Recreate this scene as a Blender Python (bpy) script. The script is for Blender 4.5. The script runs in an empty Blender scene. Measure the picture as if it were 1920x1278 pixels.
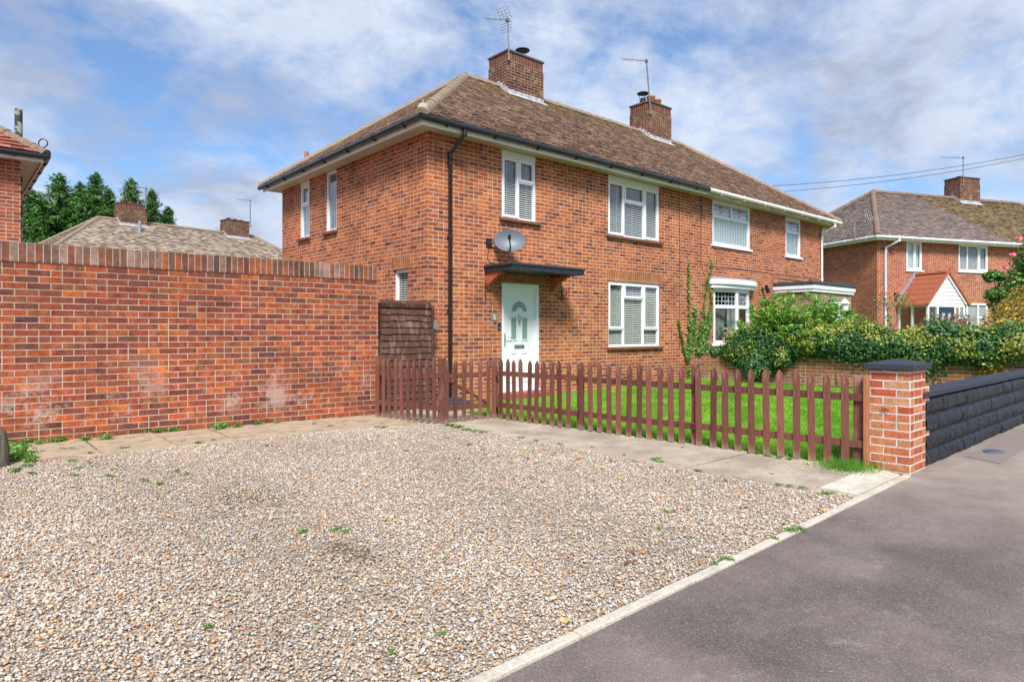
import bpy, bmesh, math, random
import numpy as np
from mathutils import Vector, Matrix, noise as mnoise
R = math.radians
scene = bpy.context.scene
col = scene.collection

# ------------------------------------------------------------------ camera
cam_d = bpy.data.cameras.new('camera'); cam = bpy.data.objects.new('camera', cam_d); col.objects.link(cam)
cam.location = (0, 0, 1.30)
cam.rotation_euler = (R(90), 0, R(48.9 - 90))
cam_d.sensor_width = 36; cam_d.lens = 1230 / 1920 * 36
cam_d.shift_y = -17 / 1920
cam_d.clip_end = 3000; cam_d.clip_start = 0.05
scene.camera = cam

# ------------------------------------------------------------------ world, sun, exposure
SUN_EL, SUN_AZ = 46, 219          # elevation, compass-style azimuth of the sun (deg clockwise from +Y)
w = bpy.data.worlds.new('World'); scene.world = w; w.use_nodes = True
nt = w.node_tree; nt.nodes.clear()
def wn(t, **k):
    n = nt.nodes.new(t)
    for a, b in k.items(): setattr(n, a, b)
    return n
def wl(a, b): nt.links.new(a, b)
out = wn('ShaderNodeOutputWorld'); bg = wn('ShaderNodeBackground'); wl(bg.outputs[0], out.inputs[0])
bg.inputs[1].default_value = 0.12
sky = wn('ShaderNodeTexSky', sky_type='NISHITA'); sky.sun_disc = False
sky.sun_elevation = R(SUN_EL); sky.sun_rotation = R(SUN_AZ)
sky.air_density = 1.0; sky.dust_density = 0.6; sky.ozone_density = 2.0
SKX, SKY_ = 3.1, 1.7
tc = wn('ShaderNodeTexCoord'); sep = wn('ShaderNodeSeparateXYZ'); wl(tc.outputs['Generated'], sep.inputs[0])
def wmath(op, a, b=None, clamp=False):
    n = wn('ShaderNodeMath', operation=op); n.use_clamp = clamp
    for i, v in enumerate((a, b)):
        if v is None: continue
        if isinstance(v, (int, float)): n.inputs[i].default_value = v
        else: wl(v, n.inputs[i])
    return n.outputs[0]
den = wmath('ADD', wmath('MAXIMUM', sep.outputs[2], 0.0), 0.40)
comb = wn('ShaderNodeCombineXYZ')
wl(wmath('DIVIDE', sep.outputs[0], den), comb.inputs[0]); wl(wmath('DIVIDE', sep.outputs[1], den), comb.inputs[1])
def wnoise(scale, detail, rough, off, dist=0.0, sc=(1, 1, 1), rz=0):
    m = wn('ShaderNodeMapping'); wl(comb.outputs[0], m.inputs[0]); m.inputs['Location'].default_value = off
    m.inputs['Scale'].default_value = sc; m.inputs['Rotation'].default_value = (0, 0, rz)
    n = wn('ShaderNodeTexNoise'); wl(m.outputs[0], n.inputs[0])
    n.inputs['Scale'].default_value = scale; n.inputs['Detail'].default_value = detail
    n.inputs['Roughness'].default_value = rough; n.inputs['Distortion'].default_value = dist
    return n.outputs[0]
def wramp(f, stops):
    r = wn('ShaderNodeValToRGB'); wl(f, r.inputs[0]); e = r.color_ramp.elements
    e[0].position, e[0].color = stops[0][0], stops[0][1] + (1,)
    e[1].position, e[1].color = stops[-1][0], stops[-1][1] + (1,)
    for p, c in stops[1:-1]:
        k = e.new(p); k.color = c + (1,)
    return r.outputs[0]
big = wnoise(1.9, 4, 0.55, (SKX, SKY_, 0), 0.3)
fine = wnoise(5.5, 10, 0.66, (0.4, 7.3, 0), 0.2, (1.0, 1.15, 1), R(35))
cov = wmath('ADD', wmath('MULTIPLY', big, 0.62), wmath('MULTIPLY', fine, 0.50))
mask = wramp(cov, [(0.44, (.12, .12, .12)), (0.53, (.60, .60, .60)), (0.61, (1, 1, 1))])
shade = wramp(wnoise(2.2, 6, 0.6, (1.2, 4.4, 0), 0.2), [(0.38, (4.1, 4.55, 5.35)), (0.50, (3.5, 3.95, 4.9)), (0.60, (2.5, 2.85, 3.75))])
skc = wn('ShaderNodeMixRGB', blend_type='MULTIPLY'); skc.inputs[0].default_value = 1; wl(sky.outputs[0], skc.inputs[1]); skc.inputs[2].default_value = (0.62, 0.80, 0.98, 1)
mx = wn('ShaderNodeMixRGB'); wl(mask, mx.inputs[0]); wl(skc.outputs[0], mx.inputs[1]); wl(shade, mx.inputs[2])
wl(mx.outputs[0], bg.inputs[0])

sd = bpy.data.lights.new('sun', 'SUN'); sd.energy = 3.7; sd.angle = R(15); sd.color = (1.0, 0.955, 0.91)
so = bpy.data.objects.new('sun', sd); col.objects.link(so)
a = R(SUN_AZ); sdir = Vector((math.sin(a) * math.cos(R(SUN_EL)), math.cos(a) * math.cos(R(SUN_EL)), math.sin(R(SUN_EL))))
so.rotation_euler = sdir.to_track_quat('Z', 'Y').to_euler(); so.location = (-8, -12, 14)
scene.view_settings.view_transform = 'Standard'; scene.view_settings.look = 'None'
scene.view_settings.exposure = 0.60; scene.view_settings.gamma = 1
scene.render.engine = 'CYCLES'

# ------------------------------------------------------------------ helpers
def lin(c): return tuple(((v / 255 / 12.92) if v / 255 <= 0.04045 else ((v / 255 + 0.055) / 1.055) ** 2.4) for v in c)
def link(o, parent=None):
    col.objects.link(o)
    if parent: o.parent = parent
    return o
def tag(o, label=None, cat=None, group=None, kind=None):
    if label: o['label'] = label
    if cat: o['category'] = cat
    if group: o['group'] = group
    if kind: o['kind'] = kind
    return o
def empty(name, loc, label=None, cat=None, rz=0, group=None):
    o = bpy.data.objects.new(name, None); o.location = loc; o.rotation_euler = (0, 0, rz)
    o.empty_display_size = 0.2
    link(o); return tag(o, label, cat, group)
def copy_tree(o, parent=None):
    c = o.copy(); col.objects.link(c); c.parent = parent
    for ch in list(o.children): copy_tree(ch, c)
    return c

class MB:
    """collects faces; build() links ONE mesh object. UVs are in metres (wall-plane projection)."""
    def __init__(s): s.v = []; s.f = []; s.uv = {}; s.c = {}; s.sm = set(); s.mi = {}
    def face(s, pts, uv=None, c=None, smooth=False, mi=0):
        b = len(s.v); s.v += [tuple(p) for p in pts]; i = len(s.f); s.f.append(tuple(range(b, b + len(pts))))
        if uv: s.uv[i] = uv
        if c: s.c[i] = c
        if smooth: s.sm.add(i)
        if mi: s.mi[i] = mi
    def mesh(s, vs, fs, c=None, smooth=False, mi=0):
        b = len(s.v); s.v += [tuple(p) for p in vs]
        for f in fs:
            i = len(s.f); s.f.append(tuple(b + k for k in f))
            if c: s.c[i] = c
            if smooth: s.sm.add(i)
            if mi: s.mi[i] = mi
    def box(s, x0, x1, y0, y1, z0, z1, T=None, c=None, mi=0):
        p = [(x, y, z) for z in (z0, z1) for y in (y0, y1) for x in (x0, x1)]
        if T: p = [T(*q) for q in p]
        s.mesh(p, [(0, 2, 3, 1), (4, 5, 7, 6), (0, 1, 5, 4), (2, 6, 7, 3), (0, 4, 6, 2), (1, 3, 7, 5)], c, mi=mi)
    def bar(s, p, q, wd, th, up=(0, 0, 1)):
        p = Vector(p); q = Vector(q); d = (q - p).normalized(); u = Vector(up); sd = d.cross(u).normalized(); u = sd.cross(d).normalized()
        vs = [e + sd * a * wd / 2 + u * b * th / 2 for e in (p, q) for a, b in ((-1, -1), (1, -1), (1, 1), (-1, 1))]
        s.mesh(vs, [(0, 3, 2, 1), (4, 5, 6, 7), (0, 1, 5, 4), (1, 2, 6, 5), (2, 3, 7, 6), (3, 0, 4, 7)])
    def tube(s, pts, r, n=8, cap=True, a0=0, a1=2 * math.pi, smooth=True, c=None):
        pts = [Vector(p) for p in pts]; m = len(pts); rings = []
        rr = r if isinstance(r, (list, tuple)) else [r] * m
        full = abs(a1 - a0 - 2 * math.pi) < 1e-6; k = n if full else n + 1
        prev = None
        for i, p in enumerate(pts):
            d = ((pts[min(i + 1, m - 1)] - pts[max(i - 1, 0)])).normalized()
            up = Vector((0, 0, 1)) if abs(d.z) < 0.95 else Vector((0, 1, 0))
            if prev is not None and abs(d.z) >= 0.3: up = prev
            sd = d.cross(up).normalized(); u = sd.cross(d).normalized(); prev = u
            rings.append([p + (sd * math.cos(a0 + (a1 - a0) * j / n) + u * math.sin(a0 + (a1 - a0) * j / n)) * rr[i] for j in range(k)])
        vs = [q for g in rings for q in g]; fs = []
        for i in range(m - 1):
            for j in range(n):
                j2 = (j + 1) % k if full else j + 1
                fs.append((i * k + j, i * k + j2, (i + 1) * k + j2, (i + 1) * k + j))
        s.mesh(vs, fs, c, smooth)
        if cap: s.mesh(rings[0], [tuple(range(k))], c); s.mesh(rings[-1], [tuple(reversed(range(k)))], c)
    def lathe(s, cx, cy, prof, n=16, smooth=True, c=None):
        vs = [(cx + r * math.cos(2 * math.pi * j / n), cy + r * math.sin(2 * math.pi * j / n), z) for r, z in prof for j in range(n)]
        fs = [(i * n + j, i * n + (j + 1) % n, (i + 1) * n + (j + 1) % n, (i + 1) * n + j) for i in range(len(prof) - 1) for j in range(n)]
        s.mesh(vs, fs, c, smooth)
    def build(s, name, mat, parent=None, fix=True, bevel=0):
        if parent is not None and parent.type == 'EMPTY' and not getattr(s, 'local', False) and False: pass
        me = bpy.data.meshes.new(name); me.from_pydata(s.v, [], s.f)
        mats = mat if isinstance(mat, (list, tuple)) else [mat]
        for m in mats: me.materials.append(m)
        if s.mi: me.polygons.foreach_set('material_index', [s.mi.get(i, 0) for i in range(len(s.f))])
        if fix:
            bm = bmesh.new(); bm.from_mesh(me); bmesh.ops.recalc_face_normals(bm, faces=bm.faces); bm.to_mesh(me); bm.free()
        uvl = me.uv_layers.new(name='UVMap'); V = np.array([v.co for v in me.vertices]) if len(me.vertices) < 0 else None
        co = np.empty(len(me.vertices) * 3); me.vertices.foreach_get('co', co); co = co.reshape(-1, 3)
        li = np.empty(len(me.loops), dtype=np.int32); me.loops.foreach_get('vertex_index', li)
        tot = np.empty(len(me.polygons), dtype=np.int32); me.polygons.foreach_get('loop_total', tot)
        nn = np.empty(len(me.polygons) * 3); me.polygons.foreach_get('normal', nn); nn = np.abs(nn.reshape(-1, 3))
        ax = np.where(nn[:, 2] > 0.8, 2, np.where(nn[:, 0] > nn[:, 1], 0, 1)); axl = np.repeat(ax, tot); P = co[li]
        U = np.where(axl == 0, P[:, 1], P[:, 0]); Vv = np.where(axl == 2, P[:, 1], P[:, 2])
        uv = np.stack([U, Vv], 1)
        if s.uv and not fix:
            st = np.concatenate([[0], np.cumsum(tot)])
            for i, u in s.uv.items(): uv[st[i]:st[i + 1]] = u
        uvl.data.foreach_set('uv', uv.ravel().astype(np.float32))
        if s.c:
            ca = me.color_attributes.new('Col', 'FLOAT_COLOR', 'CORNER')
            cc = np.array([s.c.get(i, (1, 1, 1)) for i in range(len(s.f))], dtype=np.float32)
            cc = np.concatenate([cc, np.ones((len(cc), 1), np.float32)], 1); cc = np.repeat(cc, tot, axis=0)
            ca.data.foreach_set('color', cc.ravel())
        if s.sm: me.polygons.foreach_set('use_smooth', [i in s.sm for i in range(len(s.f))])
        me.update()
        o = bpy.data.objects.new(name, me); link(o, parent)
        if parent is not None and not s.__dict__.get('loc'):
            base = Vector(parent_world(parent))
            if s.__dict__.get('world'): me.transform(Matrix.Translation(-base))
        if bevel:
            b = o.modifiers.new('bevel', 'BEVEL'); b.width = bevel; b.segments = 2; b.limit_method = 'ANGLE'
        return o
def parent_world(p):
    v = Vector((0, 0, 0))
    while p is not None: v = v + p.location; p = p.parent
    return v
def WB():                       # mesh given in world coordinates, under an unrotated Empty
    m = MB(); m.world = True; return m

def np_mesh(name, V, F, colr, mat, parent=None, smooth=False, kind=None):
    me = bpy.data.meshes.new(name); nf, k = F.shape
    me.vertices.add(len(V)); me.vertices.foreach_set('co', V.astype(np.float32).ravel())
    me.loops.add(nf * k); me.loops.foreach_set('vertex_index', F.astype(np.int32).ravel())
    me.polygons.add(nf); me.polygons.foreach_set('loop_start', np.arange(0, nf * k, k, dtype=np.int32)); me.polygons.foreach_set('loop_total', np.full(nf, k, dtype=np.int32))
    me.update(calc_edges=True); me.validate()
    if colr is not None:
        ca = me.color_attributes.new('Col', 'BYTE_COLOR', 'POINT')
        cc = np.concatenate([np.clip(colr, 0, 1), np.ones((len(colr), 1))], 1).astype(np.float32); ca.data.foreach_set('color', cc.ravel())
    if smooth: me.polygons.foreach_set('use_smooth', np.ones(nf, dtype=bool))
    me.materials.append(mat)
    o = bpy.data.objects.new(name, me); link(o, parent)
    if kind: o['kind'] = kind
    return o

# ------------------------------------------------------------------ materials
class NT:
    def __init__(s, name):
        s.m = bpy.data.materials.new(name); s.m.use_nodes = True; s.t = s.m.node_tree; s.t.nodes.clear()
        s.out = s.n('ShaderNodeOutputMaterial'); s.b = s.n('ShaderNodeBsdfPrincipled'); s.l(s.b.outputs[0], s.out.inputs[0])
    def n(s, t, **k):
        n = s.t.nodes.new(t)
        for a_, b_ in k.items(): setattr(n, a_, b_)
        return n
    def l(s, a_, b_): s.t.links.new(a_, b_)
    def put(s, v, inp):
        if isinstance(v, (int, float)): inp.default_value = v
        elif isinstance(v, tuple): inp.default_value = v + (1,) if len(v) == 3 and len(inp.default_value) == 4 else v
        else: s.l(v, inp)
    def math(s, op, a_, b_=None, c_=None, clamp=False):
        n = s.n('ShaderNodeMath', operation=op); n.use_clamp = clamp
        for i, v in enumerate((a_, b_, c_)):
            if v is not None: s.put(v, n.inputs[i])
        return n.outputs[0]
    def mix(s, f, a_, b_, mode='MIX'):
        n = s.n('ShaderNodeMixRGB', blend_type=mode)
        s.put(f, n.inputs[0]); s.put(a_, n.inputs[1]); s.put(b_, n.inputs[2]); return n.outputs[0]
    def ramp(s, f, stops, interp='LINEAR'):
        r = s.n('ShaderNodeValToRGB'); s.l(f, r.inputs[0]); e = r.color_ramp.elements; r.color_ramp.interpolation = interp
        e[0].position, e[0].color = stops[0][0], tuple(stops[0][1]) + (1,)
        e[1].position, e[1].color = stops[-1][0], tuple(stops[-1][1]) + (1,)
        for p, c in stops[1:-1]:
            k = e.new(p); k.color = tuple(c) + (1,)
        return r.outputs[0]
    def coord(s, kind='Object'): return s.n('ShaderNodeTexCoord').outputs[kind]
    def noise(s, v, scale, detail=4, rough=0.6, dist=0, dim='3D'):
        n = s.n('ShaderNodeTexNoise', noise_dimensions=dim); s.l(v, n.inputs['Vector'])
        n.inputs['Scale'].default_value = scale; n.inputs['Detail'].default_value = detail; n.inputs['Roughness'].default_value = rough; n.inputs['Distortion'].default_value = dist
        return n.outputs[0]
    def vmul(s, v, k):
        n = s.n('ShaderNodeVectorMath', operation='MULTIPLY'); s.l(v, n.inputs[0]); n.inputs[1].default_value = k; return n.outputs[0]
    def bump(s, hgt, strength=0.5, dist=0.01):
        n = s.n('ShaderNodeBump'); s.l(hgt, n.inputs['Height']); n.inputs['Strength'].default_value = strength; n.inputs['Distance'].default_value = dist
        s.l(n.outputs[0], s.b.inputs['Normal'])
    def done(s, colr, rough=0.8, spec=0.3, metal=0):
        s.put(colr, s.b.inputs['Base Color']); s.put(rough, s.b.inputs['Roughness'])
        s.b.inputs['Specular IOR Level'].default_value = spec; s.b.inputs['Metallic'].default_value = metal
        return s.m
g3 = lambda v: (v, v, v)

def brick_mat(name, pal, mortar, L=0.225, H=0.075, J=0.011, soldier=False, eff=None, moss=None, base_rot=None, split=0.25, sat_var=0.25, zeff=None, mort_dark=0.25, lichen=None, mott=1.0):
    s = NT(name); uv = s.coord('UV'); ob = s.coord('Object')
    jit = s.noise(ob, 34, 2, 0.5); jo = s.math('MULTIPLY', s.math('SUBTRACT', jit, 0.5), 0.006)
    sp = s.n('ShaderNodeSeparateXYZ'); s.l(uv, sp.inputs[0])
    u = s.math('ADD', sp.outputs[1 if soldier else 0], jo); v = s.math('ADD', sp.outputs[0 if soldier else 1], jo)
    rv = s.math('DIVIDE', v, H); row = s.math('FLOOR', rv)
    half = s.math('MULTIPLY', s.math('MODULO', s.math('ABSOLUTE', row), 2.0), 0.5) if not soldier else 0.0
    uu = s.math('ADD', s.math('DIVIDE', u, L), half); c1 = s.math('FLOOR', uu)
    cb = s.n('ShaderNodeCombineXYZ'); s.l(c1, cb.inputs[0]); s.l(row, cb.inputs[1])
    wn1 = s.n('ShaderNodeTexWhiteNoise', noise_dimensions='2D'); s.l(cb.outputs[0], wn1.inputs['Vector'])
    k = s.math('ADD', 1.0, s.math('LESS_THAN', wn1.outputs['Value'], split)) if split > 0 else 1.0
    u2 = s.math('MULTIPLY', uu, k); c2 = s.math('FLOOR', u2)
    cb2 = s.n('ShaderNodeCombineXYZ'); s.l(s.math('ADD', c2, s.math('MULTIPLY', k, 71.3) if split > 0 else 3.0), cb2.inputs[0]); s.l(row, cb2.inputs[1])
    wn2 = s.n('ShaderNodeTexWhiteNoise', noise_dimensions='2D'); s.l(cb2.outputs[0], wn2.inputs['Vector'])
    fu = s.math('FRACT', u2); fv = s.math('FRACT', rv)
    du = s.math('MULTIPLY', s.math('MINIMUM', fu, s.math('SUBTRACT', 1.0, fu)), s.math('DIVIDE', L, k))
    dv = s.math('MULTIPLY', s.math('MINIMUM', fv, s.math('SUBTRACT', 1.0, fv)), H)
    dm = s.math('MINIMUM', du, dv)
    m = s.n('ShaderNodeMapRange', interpolation_type='SMOOTHSTEP'); s.l(dm, m.inputs['Value'])
    m.inputs['From Min'].default_value = J / 2 - 0.0016; m.inputs['From Max'].default_value = J / 2 + 0.0016
    mask = m.outputs[0]
    n = len(pal); bc = s.ramp(wn2.outputs['Value'], [(i / (n - 1), p) for i, p in enumerate(pal)], 'LINEAR')
    f1 = s.noise(ob, 55, 4, 0.7); f2 = s.noise(ob, 9, 5, 0.65); f3 = s.noise(ob, 0.9, 4, 0.6)
    bc = s.mix(0.75, bc, s.ramp(f1, [(0.25, g3(0.45)), (0.52, g3(1.0)), (0.78, g3(1.65))]), 'MULTIPLY')
    bc = s.mix(0.6 * min(mott, 1.6), bc, s.ramp(f2, [(0.32, g3(0.55)), (0.5, g3(1.0)), (0.66, g3(1.45))]), 'MULTIPLY')
    mc = s.mix(1, mortar, s.ramp(s.noise(ob, 3.1, 6, 0.7), [(0.3, g3(1 - mort_dark * 2)), (0.5, g3(1)), (0.75, g3(1.15))]), 'MULTIPLY')
    c = s.mix(mask, mc, bc)
    c = s.mix(1, c, s.ramp(f3, [(0.3, (0.74, 0.74, 0.76)), (0.5, g3(1)), (0.72, (1.18, 1.14, 1.08))]), 'MULTIPLY')
    spz = s.n('ShaderNodeSeparateXYZ'); s.l(ob, spz.inputs[0])
    if eff:                                            # salt blooms, ragged
        e = s.ramp(s.math('ADD', s.math('MULTIPLY', s.noise(ob, 1.7, 8, 0.72), 0.72), s.math('MULTIPLY', s.noise(ob, 21, 5, 0.75), 0.28)), [(eff[0], g3(0)), (eff[0] + 0.055, g3(1))])
        e = s.math('MULTIPLY', e, s.ramp(f1, [(0.30, g3(0.25)), (0.55, g3(1))]))
        if zeff:
            z = s.n('ShaderNodeMapRange'); s.l(spz.outputs[2], z.inputs[0]); z.inputs[1].default_value = zeff[0]; z.inputs[2].default_value = zeff[1]; z.inputs[3].default_value = 1; z.inputs[4].default_value = 0
            zlo = s.n('ShaderNodeMapRange'); s.l(spz.outputs[2], zlo.inputs[0]); zlo.inputs[1].default_value = 0.12; zlo.inputs[2].default_value = 0.3
            e = s.math('MULTIPLY', e, s.math('MULTIPLY', z.outputs[0], zlo.outputs[0]))
        c = s.mix(s.math('MULTIPLY', e, eff[1]), c, (0.52, 0.44, 0.38))
    if moss:                                           # (lo, hi, colour, strength): grows between two heights
        z = s.n('ShaderNodeMapRange'); s.l(spz.outputs[2], z.inputs[0]); z.inputs[1].default_value = moss[0]; z.inputs[2].default_value = moss[1]
        e = s.math('MULTIPLY', z.outputs[0], s.ramp(s.noise(ob, 2.6, 7, 0.7), [(0.38, g3(0)), (0.62, g3(1))]))
        c = s.mix(s.math('MULTIPLY', e, moss[3]), c, moss[2])
    if lichen:
        e = s.ramp(s.noise(ob, 4.5, 6, 0.7), [(lichen[0], g3(0)), (lichen[0] + 0.07, g3(1))])
        c = s.mix(s.math('MULTIPLY', e, 0.75), c, lichen[1])
    hgt = s.math('ADD', s.math('MULTIPLY', mask, 0.8), s.math('MULTIPLY', f1, 0.35))
    s.bump(hgt, 0.7, 0.006)
    return s.done(c, 0.88, 0.2)

HP = [(0.150, 0.054, 0.042), (0.30, 0.082, 0.038), (0.45, 0.112, 0.035), (0.32, 0.092, 0.043), (0.49, 0.155, 0.050), (0.37, 0.118, 0.052), (0.19, 0.066, 0.048), (0.47, 0.130, 0.042), (0.45, 0.170, 0.070), (0.30, 0.082, 0.040), (0.41, 0.138, 0.060)]
M = {}
M['brick'] = brick_mat('house_brick', HP, (0.66, 0.455, 0.325), eff=(0.58, 0.25), split=0.22)
M['brick_soldier'] = brick_mat('soldier_brick', [(0.36, 0.12, 0.05), (0.40, 0.14, 0.05), (0.30, 0.09, 0.04), (0.42, 0.17, 0.07)], (0.52, 0.34, 0.22), soldier=True, split=0)
M['brick_dark'] = brick_mat('neighbour_brick', [(0.20, 0.065, 0.045), (0.36, 0.095, 0.05), (0.42, 0.115, 0.05), (0.26, 0.08, 0.055), (0.40, 0.13, 0.065)], (0.62, 0.46, 0.34), split=0.3)
M['wall_brick'] = brick_mat('garden_wall_brick', [(0.12, 0.045, 0.040), (0.26, 0.064, 0.036), (0.35, 0.082, 0.033), (0.18, 0.052, 0.040), (0.47, 0.125, 0.034), (0.28, 0.068, 0.036), (0.15, 0.058, 0.038), (0.33, 0.105, 0.040), (0.19, 0.050, 0.040), (0.40, 0.085, 0.028), (0.25, 0.085, 0.045)], (0.50, 0.40, 0.31), L=0.228, H=0.078, J=0.0095, mott=1.5, eff=(0.515, 0.62), zeff=(0.30, 1.05), moss=(1.5, 2.3, (0.09, 0.05, 0.036), 0.40), split=0.12)
M['wall_coping'] = brick_mat('wall_coping_brick', [(0.12, 0.05, 0.04), (0.22, 0.07, 0.045), (0.30, 0.20, 0.16), (0.15, 0.07, 0.05), (0.40, 0.10, 0.035), (0.10, 0.06, 0.045), (0.27, 0.09, 0.055), (0.16, 0.08, 0.05), (0.33, 0.14, 0.09)], (0.42, 0.37, 0.30), L=0.9, H=0.078, J=0.010, soldier=True, split=0, moss=(2.15, 2.4, (0.055, 0.05, 0.03), 0.6), eff=(0.60, 0.5))
M['chimney_brick'] = brick_mat('chimney_brick', [(0.065, 0.028, 0.024), (0.10, 0.038, 0.028), (0.14, 0.045, 0.030), (0.09, 0.042, 0.035), (0.13, 0.055, 0.038)], (0.34, 0.27, 0.19), eff=(0.6, 0.3), lichen=(0.54, (0.27, 0.22, 0.09)), split=0.3)
M['low_brick'] = brick_mat('boundary_brick', [(0.30, 0.12, 0.06), (0.25, 0.10, 0.05), (0.34, 0.15, 0.075), (0.20, 0.09, 0.055), (0.32, 0.12, 0.055)], (0.48, 0.42, 0.28), eff=(0.62, 0.4), split=0.12, moss=(0.35, -0.05, (0.36, 0.34, 0.27), 0.85))
M['pillar_brick'] = brick_mat('pillar_brick', [(0.50, 0.13, 0.065), (0.56, 0.24, 0.11), (0.48, 0.10, 0.05), (0.58, 0.18, 0.08), (0.52, 0.28, 0.15), (0.56, 0.15, 0.055)], (0.70, 0.68, 0.62), L=0.225, H=0.0768, J=0.013, eff=(0.56, 0.45), split=0.05)
M['stone'] = brick_mat('porch_stone', [(0.34, 0.22, 0.13), (0.25, 0.20, 0.15), (0.40, 0.27, 0.15), (0.30, 0.17, 0.12), (0.44, 0.33, 0.20)], (0.40, 0.33, 0.24), L=0.38, H=0.13, J=0.014, split=0.3)

def plain(name, c, rough=0.5, spec=0.4, nz=0.15, sc=20, metal=0, bump=0.0, c2=None, sc2=3, amt2=0.4, lo=0.5, hi=0.7, rnd=0.0):
    s = NT(name); ob = s.coord('Object'); f = s.noise(ob, sc, 5, 0.6)
    cc = s.mix(1, c, s.ramp(f, [(0.3, g3(1 - nz)), (0.7, g3(1 + nz))]), 'MULTIPLY')
    if c2: cc = s.mix(s.math('MULTIPLY', s.ramp(s.noise(ob, sc2, 7, 0.68), [(lo, g3(0)), (hi, g3(1))]), amt2), cc, c2)
    if rnd:
        oi = s.n('ShaderNodeObjectInfo'); cc = s.mix(1, cc, s.ramp(oi.outputs['Random'], [(0, g3(1 - rnd)), (1, g3(1 + rnd))]), 'MULTIPLY')
    if bump: s.bump(f, bump, 0.01)
    return s.done(cc, rough, spec, metal)
M['upvc'] = plain('white_frame', (0.80, 0.82, 0.84), 0.35, 0.5, 0.03, 8)
M['fascia'] = plain('white_fascia', (0.80, 0.78, 0.74), 0.4, 0.4, 0.06, 6, c2=(0.45, 0.44, 0.36), sc2=2.2, amt2=0.35)
M['fascia_old'] = plain('weathered_cream_fascia', (0.60, 0.56, 0.42), 0.6, 0.3, 0.15, 7, c2=(0.24, 0.20, 0.13), sc2=4.0, amt2=0.8, lo=0.45, hi=0.65)
M['soffit'] = plain('soffit_board', (0.50, 0.42, 0.31), 0.6, 0.3, 0.08, 5)
M['gutter_black'] = plain('black_plastic', (0.012, 0.014, 0.018), 0.28, 0.6, 0.3, 6)
M['gutter_white'] = plain('white_plastic', (0.74, 0.73, 0.66), 0.4, 0.5, 0.08, 9, c2=(0.30, 0.28, 0.20), sc2=6, amt2=0.5, lo=0.55, hi=0.7)
M['gutter_grey'] = plain('pale_grey_plastic', (0.66, 0.67, 0.68), 0.4, 0.5, 0.06)
M['canopy'] = plain('canopy_black_paint', (0.022, 0.026, 0.035), 0.5, 0.4, 0.35, 14, c2=(0.10, 0.11, 0.12), sc2=9, amt2=0.5, lo=0.58, hi=0.7)
M['fluted'] = plain('fluted_brick', (0.46, 0.13, 0.055), 0.85, 0.2, 0.35, 25)
M['felt'] = plain('roofing_felt', (0.10, 0.10, 0.09), 0.9, 0.2, 0.3, 16, c2=(0.20, 0.18, 0.11), sc2=6, amt2=0.6)
M['felt_dark'] = plain('dark_roofing_felt', (0.06, 0.066, 0.085), 0.85, 0.2, 0.3, 14, bump=0.3)
M['lead'] = plain('lead_sheet', (0.36, 0.36, 0.37), 0.7, 0.3, 0.3, 9, c2=(0.60, 0.58, 0.54), sc2=9, amt2=0.8, lo=0.45)
M['lead_grey'] = plain('grey_lead_sheet', (0.26, 0.28, 0.33), 0.6, 0.4, 0.2, 9)
M['metal'] = plain('aerial_metal', (0.30, 0.30, 0.31), 0.4, 0.5, 0.25, 30, 0.7, c2=(0.20, 0.11, 0.08), sc2=14, amt2=0.6, lo=0.45, hi=0.6)
M['dish'] = plain('dish_grey', (0.12, 0.145, 0.175), 0.45, 0.5, 0.06, 10)
M['sill'] = plain('tile_sill', (0.20, 0.075, 0.045), 0.7, 0.3, 0.3, 18)
M['sill_red'] = plain('red_step_paint', (0.33, 0.08, 0.06), 0.6, 0.3, 0.25, 12)
M['iron'] = plain('black_iron', (0.018, 0.018, 0.02), 0.5, 0.5, 0.3, 20)
M['silver'] = plain('polished_metal', (0.55, 0.56, 0.56), 0.25, 0.6, 0.1, 20, 0.9)
M['terracotta'] = plain('terracotta', (0.42, 0.16, 0.08), 0.8, 0.3, 0.25, 16, c2=(0.15, 0.10, 0.07), sc2=8, amt2=0.5)
M['door'] = plain('white_door', (0.78, 0.82, 0.82), 0.35, 0.5, 0.03, 6)
M['navy'] = plain('navy_door', (0.018, 0.035, 0.075), 0.35, 0.5, 0.1, 6)
M['plate'] = plain('grey_number_plate', (0.20, 0.22, 0.22), 0.5, 0.4, 0.15, 30)
M['white'] = plain('white_paint', (0.80, 0.80, 0.78), 0.5, 0.4, 0.04)
M['blind'] = plain('blind_slat', (0.86, 0.86, 0.80), 0.5, 0.4, 0.04)
M['fabric'] = plain('pale_vertical_blind', (0.62, 0.72, 0.74), 0.8, 0.2, 0.05)
M['curtain'] = plain('pale_green_curtain', (0.50, 0.54, 0.36), 0.9, 0.1, 0.15, 12)
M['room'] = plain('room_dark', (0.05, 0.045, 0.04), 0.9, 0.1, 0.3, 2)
M['concrete'] = plain('concrete_path', (0.46, 0.395, 0.31), 0.9, 0.2, 0.30, 60, bump=0.6, c2=(0.28, 0.22, 0.16), sc2=1.9, amt2=0.75, lo=0.40, hi=0.60)
M['white_concrete'] = plain('pale_concrete', (0.60, 0.56, 0.47), 0.9, 0.2, 0.2, 50, bump=0.4, c2=(0.38, 0.33, 0.25), sc2=4, amt2=0.7, lo=0.45, hi=0.65)
M['kerb'] = plain('concrete_edging', (0.60, 0.55, 0.45), 0.9, 0.2, 0.22, 55, bump=0.6, c2=(0.30, 0.26, 0.20), sc2=2.3, amt2=0.6, rnd=0.1)
M['earth'] = plain('dry_ground', (0.17, 0.155, 0.115), 0.95, 0.1, 0.3, 4, c2=(0.11, 0.13, 0.06), sc2=0.5, amt2=0.7)
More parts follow.
